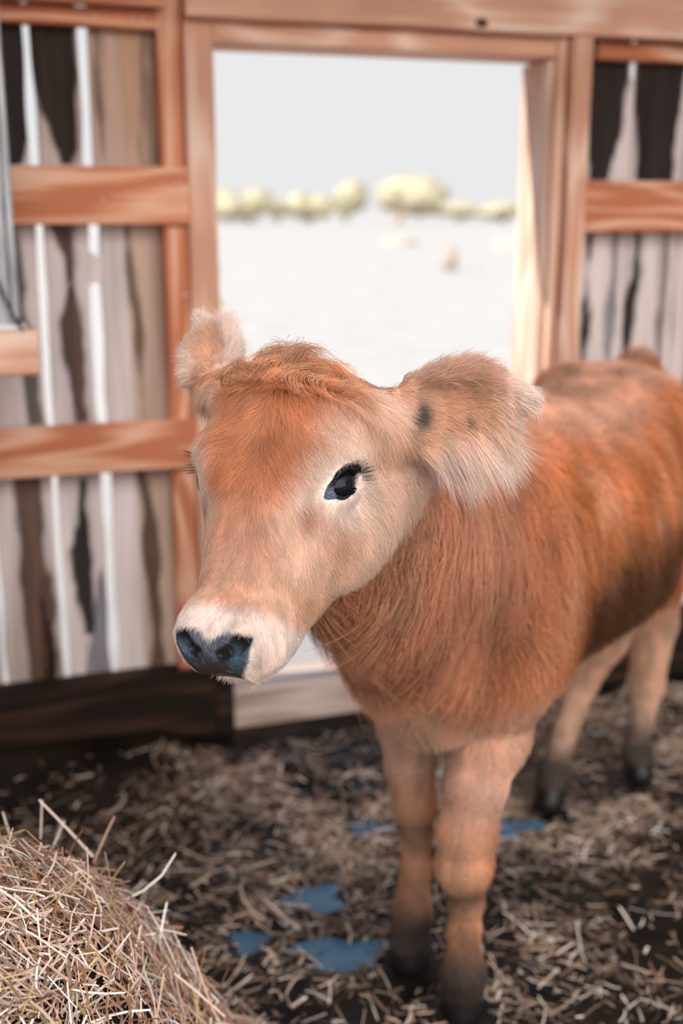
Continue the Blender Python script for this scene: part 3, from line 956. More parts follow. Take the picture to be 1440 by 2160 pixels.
def surface_nets(gx, gy, gz, D):
    ins = D < 0
    c = sum(ins[a:ins.shape[0] - 1 + a, b:ins.shape[1] - 1 + b, d:ins.shape[2] - 1 + d].astype(np.int8) for a in (0, 1) for b in (0, 1) for d in (0, 1))
    I, J, K = np.nonzero((c > 0) & (c < 8))
    vid = np.full(c.shape, -1, np.int32)
    vid[I, J, K] = np.arange(len(I))
    S_ = np.zeros((len(I), 3)); N_ = np.zeros(len(I))
    cor = [(a, b, d) for a in (0, 1) for b in (0, 1) for d in (0, 1)]
    for p in cor:
        for ax in range(3):
            if p[ax]:
                continue
            q = list(p); q[ax] = 1
            d0 = D[I + p[0], J + p[1], K + p[2]]; d1 = D[I + q[0], J + q[1], K + q[2]]
            m = (d0 < 0) != (d1 < 0)
            t = np.where(m, d0 / np.where(m, d0 - d1, 1), 0)
            P0 = np.stack([gx[I + p[0]], gy[J + p[1]], gz[K + p[2]]], -1)
            P1 = np.stack([gx[I + q[0]], gy[J + q[1]], gz[K + q[2]]], -1)
            S_ += np.where(m[:, None], P0 + (P1 - P0) * t[:, None], 0); N_ += m
    V = S_ / N_[:, None]
    Fs = []
    for ax in range(3):
        sl0 = [slice(None)] * 3; sl1 = [slice(None)] * 3
        sl0[ax] = slice(0, -1); sl1[ax] = slice(1, None)
        cr = ins[tuple(sl0)] != ins[tuple(sl1)]
        o1, o2 = [(1, 2), (2, 0), (0, 1)][ax]
        idx = np.array(np.nonzero(cr))
        ok = (idx[o1] > 0) & (idx[o2] > 0) & (idx[o1] < D.shape[o1] - 1) & (idx[o2] < D.shape[o2] - 1)
        idx = idx[:, ok]
        def at_(d1, d2):
            k = idx.copy(); k[o1] += d1; k[o2] += d2
            return vid[k[0], k[1], k[2]]
        Q = np.stack([at_(-1, -1), at_(0, -1), at_(0, 0), at_(-1, 0)], -1)
        flip = ~ins[tuple(idx)]
        Q[flip] = Q[flip][:, ::-1]
        Fs.append(Q)
    return V, np.concatenate(Fs)

BV, BQ = surface_nets(gx, gy, gz, D)
del D
def grad(P, h=.0012):
    E = np.eye(3) * h
    g = np.stack([sdf(P + E[i]) - sdf(P - E[i]) for i in range(3)], -1)
    return g / (np.linalg.norm(g, axis=-1, keepdims=True) + 1e-9)
BN = grad(BV)
for _ in range(2):
    BV = BV - BN * np.clip(sdf(BV), -.002, .002)[:, None] * .7
# a light smoothing pass, then drop any stray island by keeping what belongs to the largest piece
def laplace(V, Q, n, lam):
    e = np.concatenate([Q[:, [0, 1]], Q[:, [1, 2]], Q[:, [2, 3]], Q[:, [3, 0]]])
    deg = np.bincount(e.ravel(), minlength=len(V))
    for _ in range(n):
        s = np.zeros_like(V)
        for ax in range(3):
            s[:, ax] = np.bincount(e[:, 0], V[e[:, 1], ax], len(V)) + np.bincount(e[:, 1], V[e[:, 0], ax], len(V))
        V = V + lam * (s / deg[:, None] - V)
    return V
BV = laplace(BV, BQ, 2, .4)
BN = grad(BV, .002)

# ---- coat colours, with some light and shade painted in
O_ = srgb(202, 112, 58); D_ = srgb(186, 98, 50); P_ = srgb(222, 176, 146); C_ = srgb(236, 212, 198); M_ = srgb(236, 214, 200); B_ = srgb(128, 72, 42); K_ = srgb(34, 28, 26)
NOSE = srgb(44, 43, 50)
def head_weight(P):
    q = to_head(P)
    return (1 - smooth(.0, .035, -(q[..., 1] + .045))) * (1 - smooth(.155, .20, -q[..., 2])) * (np.abs(q[..., 0]) < .16) * smooth(-.02, .0, q[..., 2] + .28 )

def ear_coords(P, E):
    base, tip, e, f_, g, L = E
    q = P - base
    return q @ e / L, q @ f_, q @ g
def ear_mask(P, E, w):
    a, b, c = ear_coords(P, E)
    return smooth(.02, .14, a) * (a < 1.3) * (np.abs(b) < w * 1.5) * (np.abs(c) < .06)

SLIT = [(.0385, .2950, -.0165), (.0275, .3050, -.0200), (.0130, .3125, -.0262)]
def nose_mask(q):
    """the bare wet pad: in the head frame"""
    x, y, z = np.abs(q[..., 0] - NX0), q[..., 1], q[..., 2]
    top = .2925 + .0075 * (1 - smooth(.002, .012, x))
    side = np.interp(-z, [.0, .02, .03, .038, .05, .068], [.0455, .0440, .0395, .0330, .0265, .0180])
    m = smooth(top - .0015, top + .0015, y) * (1 - smooth(side - .002, side + .002, x)) * smooth(-.0725, -.0695, z)
    return m

def coat(P, N):
    q = to_head(P); b = to_body(P)
    x, y, z = np.abs(q[..., 0]), q[..., 1], q[..., 2]
    n1 = fbm(P, 28, 3)[..., None]; n2 = fbm(P, 9, 13)[..., None]
    # body
    n3 = fbm(P * np.array([1, 1, .6]), 24, 23)[..., None]
    c = srgb(200, 106, 52) + (srgb(150, 74, 36) - O_) * smooth(.42, .68, n3) * .38
    c = c + (srgb(218, 152, 108) - c) * smooth(.52, .30, n3) * .55
    c = c + (D_ - c) * smooth(.4, .7, n2) * .4
    low = smooth(.73, .62, b[..., 2] + .08 * (n2[..., 0] - .5))[..., None]  # dark lower flank: fur marking with its shade painted in
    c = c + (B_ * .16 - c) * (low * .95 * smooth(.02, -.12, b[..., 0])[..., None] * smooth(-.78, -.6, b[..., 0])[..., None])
    belly = smooth(-.35, -.8, N[..., 2])[..., None] * smooth(.30, .36, P[..., 2:]) * smooth(.56, .50, P[..., 2:])
    c = c + (P_ * .7 - c) * belly * .7
    rim_light = smooth(.55, .95, N[..., 2])[..., None] * smooth(.7, .8, P[..., 2:])  # window rim light painted along the back as paler hair
    c = c + (P_ * 1.1 - c) * rim_light * .6
    # legs, paler with dusky knees and muddy feet
    lg_ = smooth(.44, .34, P[..., 2:] - .08 * smooth(-.3, -.15, b[..., 0:1]))
    c = c + (srgb(200, 142, 106) - c) * lg_ * .9
    c = c + (B_ * .8 - c) * smooth(.24, .13, P[..., 2:] + .06 * (n1 - .5)) * smooth(.5, -.5, N @ np.array([.3, .9, 0]))[..., None] * .8
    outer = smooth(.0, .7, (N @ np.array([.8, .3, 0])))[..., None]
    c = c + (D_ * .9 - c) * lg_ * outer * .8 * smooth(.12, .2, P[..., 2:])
    hind = smooth(-.45, -.55, b[..., 0])[..., None]
    c = c + (P_ * .9 - c) * lg_ * hind * .6
    foot = smooth(.15, .085, P[..., 2:] + .05 * (n1 - .5))
    c = c + (K_ * .5 - c) * foot * .97
    for (Lp, Lr), iv in zip(LEGS[:2], (4, 4)):
        d = np.linalg.norm(P - (Lp[iv] * .35 + Lp[iv - 1] * .65), axis=-1)
        kz = np.exp(-((P[..., 2] - (Lp[iv][2] * .35 + Lp[iv - 1][2] * .65)) / .024) ** 2) * (d < .09)
        c = c + (K_ * .9 - c) * (kz * .97 * (.25 + 1.2 * fbm(P, 40, 91)).clip(0, 1) * smooth(.45, -.4, N @ np.array([.3, .9, 0.3])))[..., None]
    # neck and brisket
    nk = smooth(-.05, .2, b[..., 0])[..., None] * smooth(.42, .5, P[..., 2:])
    c = c + (srgb(176, 112, 80) - c) * nk * .8
    chest = smooth(.585, .515, P[..., 2:] + .05 * (n2 - .5)) * smooth(-.12, .0, b[..., 0:1]) * smooth(.30, .36, P[..., 2:])
    c = c + (srgb(214, 166, 138) - c) * chest * .8
    # face
    hwt = head_weight(P)[..., None]
    f = srgb(231, 186, 155) + (srgb(218, 164, 128) - srgb(231, 186, 155)) * smooth(.4, .65, n1)
    blaze_w = np.interp(y, [-.05, .0, .06, .11, .145, .168, .20, .25, .28], [.062, .058, .054, .050, .045, .029, .026, .030, .030])
    blaze = (1 - smooth(-.018, .018, np.abs(q[..., 0] - .004) - blaze_w + .03 * (n1[..., 0] - .5)))
    blaze = blaze * smooth(-.062, -.04, z) * (1 - smooth(.262, .282, y))
    strength = np.interp(y, [-.05, .05, .145, .172, .22, .27], [1, 1, 1, .72, .52, .45])
    f = f + (srgb(207, 118, 68) * (.95 + .5 * (n1 - .5)) - f) * (blaze * strength)[..., None]
    dk = np.exp(-((q[..., 0] + .008) / .009) ** 2 - ((y - .118) / .036) ** 2) * .8
    f = f + (srgb(160, 78, 40) - f) * (dk * (z > -.05))[..., None]
    for sg, ec, en, eM in EYES:
        d = (P - ec) @ eM
        r1_ = np.sqrt(((d[..., 0] + .006) / .052) ** 2 + (d[..., 1] / .044) ** 2)
        near = (np.abs(d[..., 2]) < .045)
        f = f + (C_ - f) * ((1 - smooth(.45, 1.35, r1_)) * near * .95 * (1 - .9 * blaze * strength))[..., None]
    # tawny patch ahead of the eye and cheek shading of the coat
    for sg in (1, -1):
        r2 = np.sqrt(((q[..., 0] - sg * .062) / .012) ** 2 + ((y - .168) / .018) ** 2)
        f = f + (srgb(206, 140, 98) - f) * ((1 - smooth(.4, 1.2, r2)) * .5)[..., None]
        r3 = ((q[..., 0] - sg * .046) * .8 + (y - .235) * .6, (y - .235) * .8 - (q[..., 0] - sg * .046) * .6)
        f = f + (srgb(206, 138, 92) - f) * (np.exp(-(r3[0] / .010) ** 2 - ((y - .225) / .03) ** 2) * .55)[..., None]
        r4 = np.sqrt(((q[..., 0] - sg * .051) / .006) ** 2 + ((y - .172) / .012) ** 2)
        f = f + (srgb(190, 110, 66) - f) * ((1 - smooth(.4, 1.3, r4)) * .7)[..., None]
    ck = smooth(-.075, -.12, z) * (1 - smooth(.19, .24, y))
    f = f + (srgb(230, 192, 170) - f) * (ck * .6)[..., None]
    mz = smooth(.258, .276, y + .25 * np.clip(-z - .05, 0, .05) + .006 * (n1[..., 0] - .5))
    f = f + (M_ - f) * (mz * .92)[..., None]
    c = c + (f - c) * hwt
    # ears
    for E, w in ((EAR_L, .0445), (EAR_R, .028)):
        m = ear_mask(P, E, w)[..., None]
        a, bb, cc = ear_coords(P, E)
        bn = np.where(bb < 0, bb / .82, bb)
        e = srgb(230, 172, 132) + (P_ - srgb(230, 172, 132)) * smooth(.2, .9, np.abs(bn) / w)[..., None]
        rim = smooth(.62, .95, np.maximum(np.abs(bn) / (w * .98), a * .98))[..., None]
        e = e + (C_ - e) * rim * .85
        up_ = smooth(.2, .9, bb / w)[..., None] if E is EAR_L else 0
        e = e + (srgb(214, 144, 100) - e) * up_ * .6
        if E is EAR_L:
            hole = np.exp(-((a - .15) / .07) ** 2 - ((bb - .007) / .011) ** 2) [..., None] * (.6 + .8 * n1) + .5 * np.exp(-((a - .50) / .05) ** 2 - ((bb + .012) / .007) ** 2)[..., None]
            e = e + (K_ * .6 - e) * np.clip(hole * 1.5, 0, 1) * .95
        c = c + (e - c) * m
    return c

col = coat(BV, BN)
q_ = to_head(BV)
nm = nose_mask(q_)
skin = nm.copy()                                   # 1 where there is no hair
noseN = fbm(BV, 260, 77)[:, None]
nq = np.stack([np.abs(q_[:, 0] - NX0), q_[:, 1], q_[:, 2]], -1)
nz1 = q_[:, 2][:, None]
ncol = NOSE + (srgb(80, 84, 94) - NOSE) * smooth(-.034, -.022, nz1) + (srgb(24, 22, 24) - NOSE) * smooth(-.036, -.05, nz1)  # sky sheen painted in: pad lighter above, darker below
wing_glint = np.exp(-(np.linalg.norm(nq - np.array([.0285, .3150, -.0300]), axis=1) / .0095) ** 2)[:, None]  # bluish reflection painted beside each nostril
ncol = ncol + (srgb(62, 104, 126) - ncol) * wing_glint * .7
def seg_d(P, a, b):
    a, b = np.array(a), np.array(b)
    t = np.clip((P - a) @ (b - a) / ((b - a) @ (b - a)), 0, 1)
    return np.linalg.norm(P - a - t[:, None] * (b - a), axis=1)
cav = np.minimum(seg_d(nq, SLIT[0], SLIT[1]) / .0088, seg_d(nq, SLIT[1], SLIT[2]) / .0070)[:, None]
ncol = ncol + (srgb(12, 12, 15) - ncol) * (1 - smooth(.80, 1.15, cav))
ncol = ncol * (.75 + .6 * noseN)
ncol = ncol + (srgb(120, 122, 130) - ncol) * (smooth(.62, .75, noseN) * .35)
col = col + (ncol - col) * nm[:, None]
rough = .75 - .47 * nm + .6 * nm * (1 - smooth(.8, 1.2, cav[:, 0]))
for sg, ec, en, eM in EYES:
    d = (BV - ec) @ eM
    m = (1 - smooth(.93, 1.05, lid_r(d, sg))) * (np.abs(d[:, 2]) < .035)
    t0 = np.hypot(d[:, 0] + .0235, (-sg * d[:, 1] + .003)) / .007
    col = col + (srgb(24, 26, 34) + (srgb(84, 94, 116) - srgb(24, 26, 34)) * (1 - smooth(.5, 1.3, t0))[:, None] - col) * m[:, None]
    rough = rough + (.42 - rough) * m
    skin = np.maximum(skin, m)
hoofm = smooth(.048, .040, BV[:, 2])
skin = np.maximum(skin, hoofm)

SKIN = Mat('calf_skin')
_a = SKIN.n('ShaderNodeAttribute', attribute_name='col'); SKIN.l(_a.outputs['Color'], SKIN.b.inputs['Base Color'])
_r = SKIN.n('ShaderNodeAttribute', attribute_name='rough'); SKIN.l(_r.outputs['Fac'], SKIN.b.inputs['Roughness'])
_v = SKIN.n('ShaderNodeTexVoronoi'); _v.inputs['Scale'].default_value = 420
_tc = SKIN.n('ShaderNodeTexCoord'); SKIN.l(_tc.outputs['Object'], _v.inputs['Vector'])
_b = SKIN.n('ShaderNodeBump'); _b.inputs['Strength'].default_value = .55; _b.inputs['Distance'].default_value = .0015
SKIN.l(_v.outputs['Distance'], _b.inputs['Height']); SKIN.l(_b.outputs[0], SKIN.b.inputs['Normal'])
SKIN.b.inputs['Specular IOR Level'].default_value = .35
SKIN = SKIN.m
HOOF = plain('muddy_hoof', srgb(24, 21, 20), .4, 0, .4)

calf = tag(empty('calf', tuple(BO)), 'young tan calf with fluffy ears standing in the straw, head turned to the left', 'calf')
furred = (1 - np.clip(skin, 0, 1))[:, None]
skin_col = col * (1 - furred) + (np.clip(col, 0, 1) ** .68) * furred
def part_mesh(name, fm, mat, parent=calf):
    Q = BQ[fm]
    used = np.unique(Q)
    mp = np.full(len(BV), -1, np.int64); mp[used] = np.arange(len(used))
    o = mesh_np(name, BV[used] - BO, mp[Q], mat, parent, True)
    color_attr(o.data, skin_col[used]); float_attr(o.data, rough[used], 'rough')
    return o
fz = BV[BQ].mean(1)
fnose = nm[BQ].mean(1) > .5
fhoof = fz[:, 2] < .043
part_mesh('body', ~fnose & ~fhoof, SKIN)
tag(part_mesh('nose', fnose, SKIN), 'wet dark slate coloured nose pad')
hid = np.argmin(np.stack([np.linalg.norm(fz[:, :2] - Lp[0][:2], axis=1) for Lp, _ in LEGS]), 0)
for i in range(4):
    tag(part_mesh('hoof', fhoof & (hid == i), HOOF), 'dark muddy hoof')

# dark bare lids round each eye
for sg, ec, en, eM in EYES:
    nth, nr = 72, 7
    th = np.linspace(0, 2 * np.pi, nth, endpoint=False)
    ro = np.interp(th, _la, _lr, period=2 * np.pi)
    ro = np.convolve(np.concatenate([ro[-2:], ro, ro[:2]]), [.1, .2, .4, .2, .1], 'valid')
    rr2 = np.linspace(.66, 1.04, nr)
    A_ = -.003 + ro[None] * np.cos(th)[None] * rr2[:, None]; B2 = .001 + ro[None] * np.sin(th)[None] * rr2[:, None]
    P_0 = ec + A_[..., None] * eM[:, 0] - sg * B2[..., None] * eM[:, 1] + en * .03
    dep = np.zeros(A_.shape)
    for _ in range(40):
        dep = np.minimum(dep + np.maximum(sdf(P_0 - dep[..., None] * en), 0) * .8, .036)
    Vl = P_0 - (dep - .0007)[..., None] * en
    i = np.arange(nr - 1)[:, None] * nth; j = np.arange(nth)[None]
    Ql = np.stack([i + j, i + (j + 1) % nth, i + nth + (j + 1) % nth, i + nth + j], -1).reshape(-1, 4)
    if sg > 0:
        Ql = Ql[:, ::-1]
    lid = mesh_np('eyelid', Vl.reshape(-1, 3) - BO, Ql, SKIN, calf, True)
    tt0 = np.hypot(A_ + .0235, B2 + .003).ravel() / .007
    lc = srgb(22, 24, 32) + (srgb(84, 94, 116) - srgb(22, 24, 32)) * (1 - smooth(.5, 1.3, tt0))[:, None]
    color_attr(lid.data, lc); float_attr(lid.data, np.full(len(lc), .42), 'rough')
    tag(lid, 'dark bare eyelid rim')

# eyeballs
EYEM = Mat('calf_eye')
EYEM.b.inputs['Base Color'].default_value = (.006, .007, .011, 1)
EYEM.b.inputs['Roughness'].default_value = .03
EYEM.b.inputs['Specular IOR Level'].default_value = .22
EYEM = EYEM.m
def sphere_mesh(c, M, r, nu=48, nv=32):
    u = np.linspace(0, 2 * np.pi, nu, endpoint=False); v = np.linspace(.03, np.pi - .03, nv)
    U, Vv = np.meshgrid(u, v)
    X = np.stack([np.cos(U) * np.sin(Vv) * r[0], np.sin(U) * np.sin(Vv) * r[1], np.cos(Vv) * r[2]], -1).reshape(-1, 3)
    V = X @ np.asarray(M).T + c
    i = np.arange(nv - 1)[:, None] * nu; j = np.arange(nu)[None]
    Q = np.stack([i + j, i + nu + j, i + nu + (j + 1) % nu, i + (j + 1) % nu], -1).reshape(-1, 4)
    return V, [Q, np.array([list(range(nu)), list(range((nv - 1) * nu, nv * nu))[::-1]])]
for sg, ec, en, eM in EYES:
    V_, Q_ = sphere_mesh(ec - en * .0085 - BO, eM, (.0195, .0165, .0165))
    tag(mesh_np('eye', V_, Q_, EYEM, calf, True), 'glossy dark eye')

# ------------------------------------------------------------------ hair
def hair_obj(name, pts, rad, colr, mat, parent):
    """pts (n,k,3) world, rad (n,k), colr (n,3)"""
    n, k, _ = pts.shape
    hc = bpy.data.hair_curves.new(name)
    hc.add_curves([k] * n)
    hc.attributes['position'].data.foreach_set('vector', np.ascontiguousarray(pts - BO, np.float32).ravel())
    ra = hc.attributes.new('radius', 'FLOAT', 'POINT') if 'radius' not in hc.attributes else hc.attributes['radius']
    ra.data.foreach_set('value', np.ascontiguousarray(rad, np.float32).ravel())
    ca = hc.attributes.new('col', 'FLOAT_COLOR', 'CURVE')
    c4 = np.ones((n, 4), np.float32); c4[:, :3] = colr
    ca.data.foreach_set('color', c4.ravel())
    hc.materials.append(mat)
    return link(name, hc, parent)

HAIR = bpy.data.materials.new('coat_hair')
HAIR.use_nodes = True
t_ = HAIR.node_tree
t_.nodes.clear()
_o = t_.nodes.new('ShaderNodeOutputMaterial')
_a = t_.nodes.new('ShaderNodeAttribute'); _a.attribute_name = 'col'
_d = t_.nodes.new('ShaderNodeBsdfDiffuse'); _tr = t_.nodes.new('ShaderNodeBsdfTranslucent'); _gl = t_.nodes.new('ShaderNodeBsdfGlossy')
_gl.inputs['Roughness'].default_value = .45
_gl.inputs['Color'].default_value = (1, .95, .9, 1)
_m1 = t_.nodes.new('ShaderNodeMixShader'); _m1.inputs[0].default_value = .30
_m2 = t_.nodes.new('ShaderNodeMixShader'); _m2.inputs[0].default_value = .04
t_.links.new(_a.outputs['Color'], _d.inputs[0]); t_.links.new(_a.outputs['Color'], _tr.inputs[0])
t_.links.new(_d.outputs[0], _m1.inputs[1]); t_.links.new(_tr.outputs[0], _m1.inputs[2])
t_.links.new(_m1.outputs[0], _m2.inputs[1]); t_.links.new(_gl.outputs[0], _m2.inputs[2])
t_.links.new(_m2.outputs[0], _o.inputs[0])

def sample(tri_w, n, R_):
    T = np.concatenate([BQ[:, [0, 1, 2]], BQ[:, [0, 2, 3]]])
    a, b, c = BV[T[:, 0]], BV[T[:, 1]], BV[T[:, 2]]
    ar = .5 * np.linalg.norm(np.cross(b - a, c - a), axis=1)
    w = ar * tri_w((a + b + c) / 3, T)
    cs = np.cumsum(w)
    k = np.searchsorted(cs, R_.random(n) * cs[-1]).clip(0, len(T) - 1)
    u, v = R_.random(n), R_.random(n)
    s = u + v > 1
    u[s], v[s] = 1 - u[s], 1 - v[s]
    B3 = np.stack([1 - u - v, u, v], 1)
    tt = T[k]
    P = (BV[tt] * B3[..., None]).sum(1); N = (BN[tt] * B3[..., None]).sum(1)
    N /= np.linalg.norm(N, axis=1, keepdims=True) + 1e-9
    sk = (skin[tt] * B3).sum(1)
    cl = (col[tt] * B3[..., None]).sum(1)
    return P, N, sk, cl, w.sum(), cs[-1]

def nrm(v):
    return v / (np.linalg.norm(v, axis=-1, keepdims=True) + 1e-9)

def flow(P, N):
    """lie of the coat (world), length and lift at each root"""
    q = to_head(P); b = to_body(P)
    x, y, z = q[..., 0], q[..., 1], q[..., 2]
    h = head_weight(P)
    # body
    d = -BF * .55 - UP * .75
    d = np.broadcast_to(d, P.shape).copy()
    top = smooth(.3, .9, N[:, 2])[:, None]
    d = d + (-BF - d) * top
    nk = smooth(-.10, .12, b[:, 0])[:, None]
    d = d + ((-UP - BF * .12) - d) * nk
    lg_ = smooth(.46, .38, P[:, 2])[:, None]
    d = d + (-UP * 1.0 - d) * lg_
    hd = np.linalg.norm(P - hw(0, .06, -.09), axis=1)
    hi = smooth(.51, .585, P[:, 2])
    L = (.034 + .026 * nk[:, 0] * smooth(.12, .24, hd)) * (.45 + .55 * hi) - .008 * lg_[:, 0]
    L = L * (.35 + .65 * smooth(.13, .22, hd))
    lift = .22 + 0 * L
    # face (head frame)
    part = np.sign(x + .004) * smooth(0, .012, np.abs(x + .004)) * np.interp(y, [-.03, .05, .11, .16, .22, .28], [.1, .5, .85, .5, .35, .5]) + x * np.interp(y, [.0, .08], [1.5, 6])
    face = np.stack([part, np.ones_like(x), 0 * x], -1)
    cheek = np.stack([np.sign(x) * .1, np.full_like(x, .25), np.full_like(x, -1.0)], -1)
    side = smooth(-.035, -.065, z)[:, None]
    face = face + (cheek - face) * side
    fw = nrm(face) @ HB.T
    d = d + (fw - d) * h[:, None]
    Lf = np.interp(y, [-.05, .02, .06, .11, .16, .22, .27, .30], [.018, .020, .021, .017, .012, .010, .008, .006])
    Lf = Lf * (1 + .35 * smooth(-.05, -.13, z))
    for sg, ec, en, eM in EYES:
        dd = (P - ec) @ eM
        r_ = np.sqrt((dd[:, 0] / .035) ** 2 + (dd[:, 1] / .028) ** 2) + (np.abs(dd[:, 2]) > .04) * 9
        Lf = Lf * (.42 + .58 * smooth(.6, 1.5, r_))
        # hair radiates away from the lids
        away = dd[:, :1] * eM[:, 0] + dd[:, 1:2] * eM[:, 1]
        wq = (1 - smooth(.7, 1.3, r_))[:, None]
        d = d + (nrm(away) - d) * wq
    L = L + (Lf - L) * h
    lift = lift + (.20 - lift) * h
    for E, w in ((EAR_L, .0445), (EAR_R, .028)):
        m = ear_mask(P, E, w)
        a, bb, cc = ear_coords(P, E)
        sgn = np.where(bb < 0, bb / .82, bb) / w
        de = E[2] * (.7 + .5 * a[:, None]) + E[3] * (sgn * .9)[:, None] - UP * .25
        d = d + (de - d) * m[:, None]
        edge = np.maximum(np.abs(sgn), smooth(.75, 1, a))
        Le = .011 + .011 * smooth(.5, 1.0, edge) + .016 * smooth(-.45, -.9, sgn) - .006 * smooth(.8, 1, a)
        L = L + (Le * (1 if E is EAR_L else .75) - L) * m
        lift = lift + (.38 - lift) * m
    d = d - N * (d * N).sum(-1, keepdims=True)
    return nrm(d), L, lift

def grow(P, N, cl, R_, K=5, rbase=.0002, clump=40., messy=.35, lenmul=1.0, gam=.6, var=.2):
    d, L, lift = flow(P, N)
    n = len(P)
    # tufts: neighbouring hairs lean together
    j1 = np.stack([fbm(P, clump, 101) - .5, fbm(P, clump, 111) - .5, fbm(P, clump, 121) - .5], -1) * 2
    j2 = R_.normal(0, 1, (n, 3))
    Ps = P * np.array([1, 1, .22])
    d = nrm(d + j1 * messy * 1.6 + j2 * messy * .28)
    d = nrm(d - N * (d * N).sum(-1, keepdims=True))
    L = L * lenmul * (.55 + .75 * R_.random(n)) * (.8 + .5 * vnoise(P, clump * .6, 131))
    lift = lift * (.5 + 1.0 * R_.random(n))
    t = np.linspace(0, 1, K)
    grav = .45 * ear_mask(P, EAR_L, .0445) * smooth(-.2, -.7, ear_coords(P, EAR_L)[1] / .0445)
    side = np.cross(N, d)
    bend = R_.normal(0, .18, n)
    up_ = np.sin(np.minimum(t * 1.35, 1) * np.pi * .5)
    pts = P[:, None] - N[:, None] * .0006 + L[:, None, None] * (
        d[:, None] * t[None, :, None] + N[:, None] * (lift[:, None] * up_[None])[..., None]
        + side[:, None] * (bend[:, None] * t[None] ** 2)[..., None]
        - UP[None, None] * ((.10 + grav)[:, None] * t[None] ** 2)[..., None])
    rad = rbase * (.75 + .5 * R_.random(n))[:, None] * np.interp(t, [0, .5, 1], [1, .8, .15])[None]
    v = (.84 + .32 * R_.random(n))[:, None] * (1 - var / 2 + var * vnoise(Ps, clump * 1.6, 141))[:, None] * (1 - var / 2.2 + var / 1.1 * vnoise(Ps, clump * 4, 151))[:, None]
    return pts, rad, (np.clip(cl, 0, 1) ** gam) * v

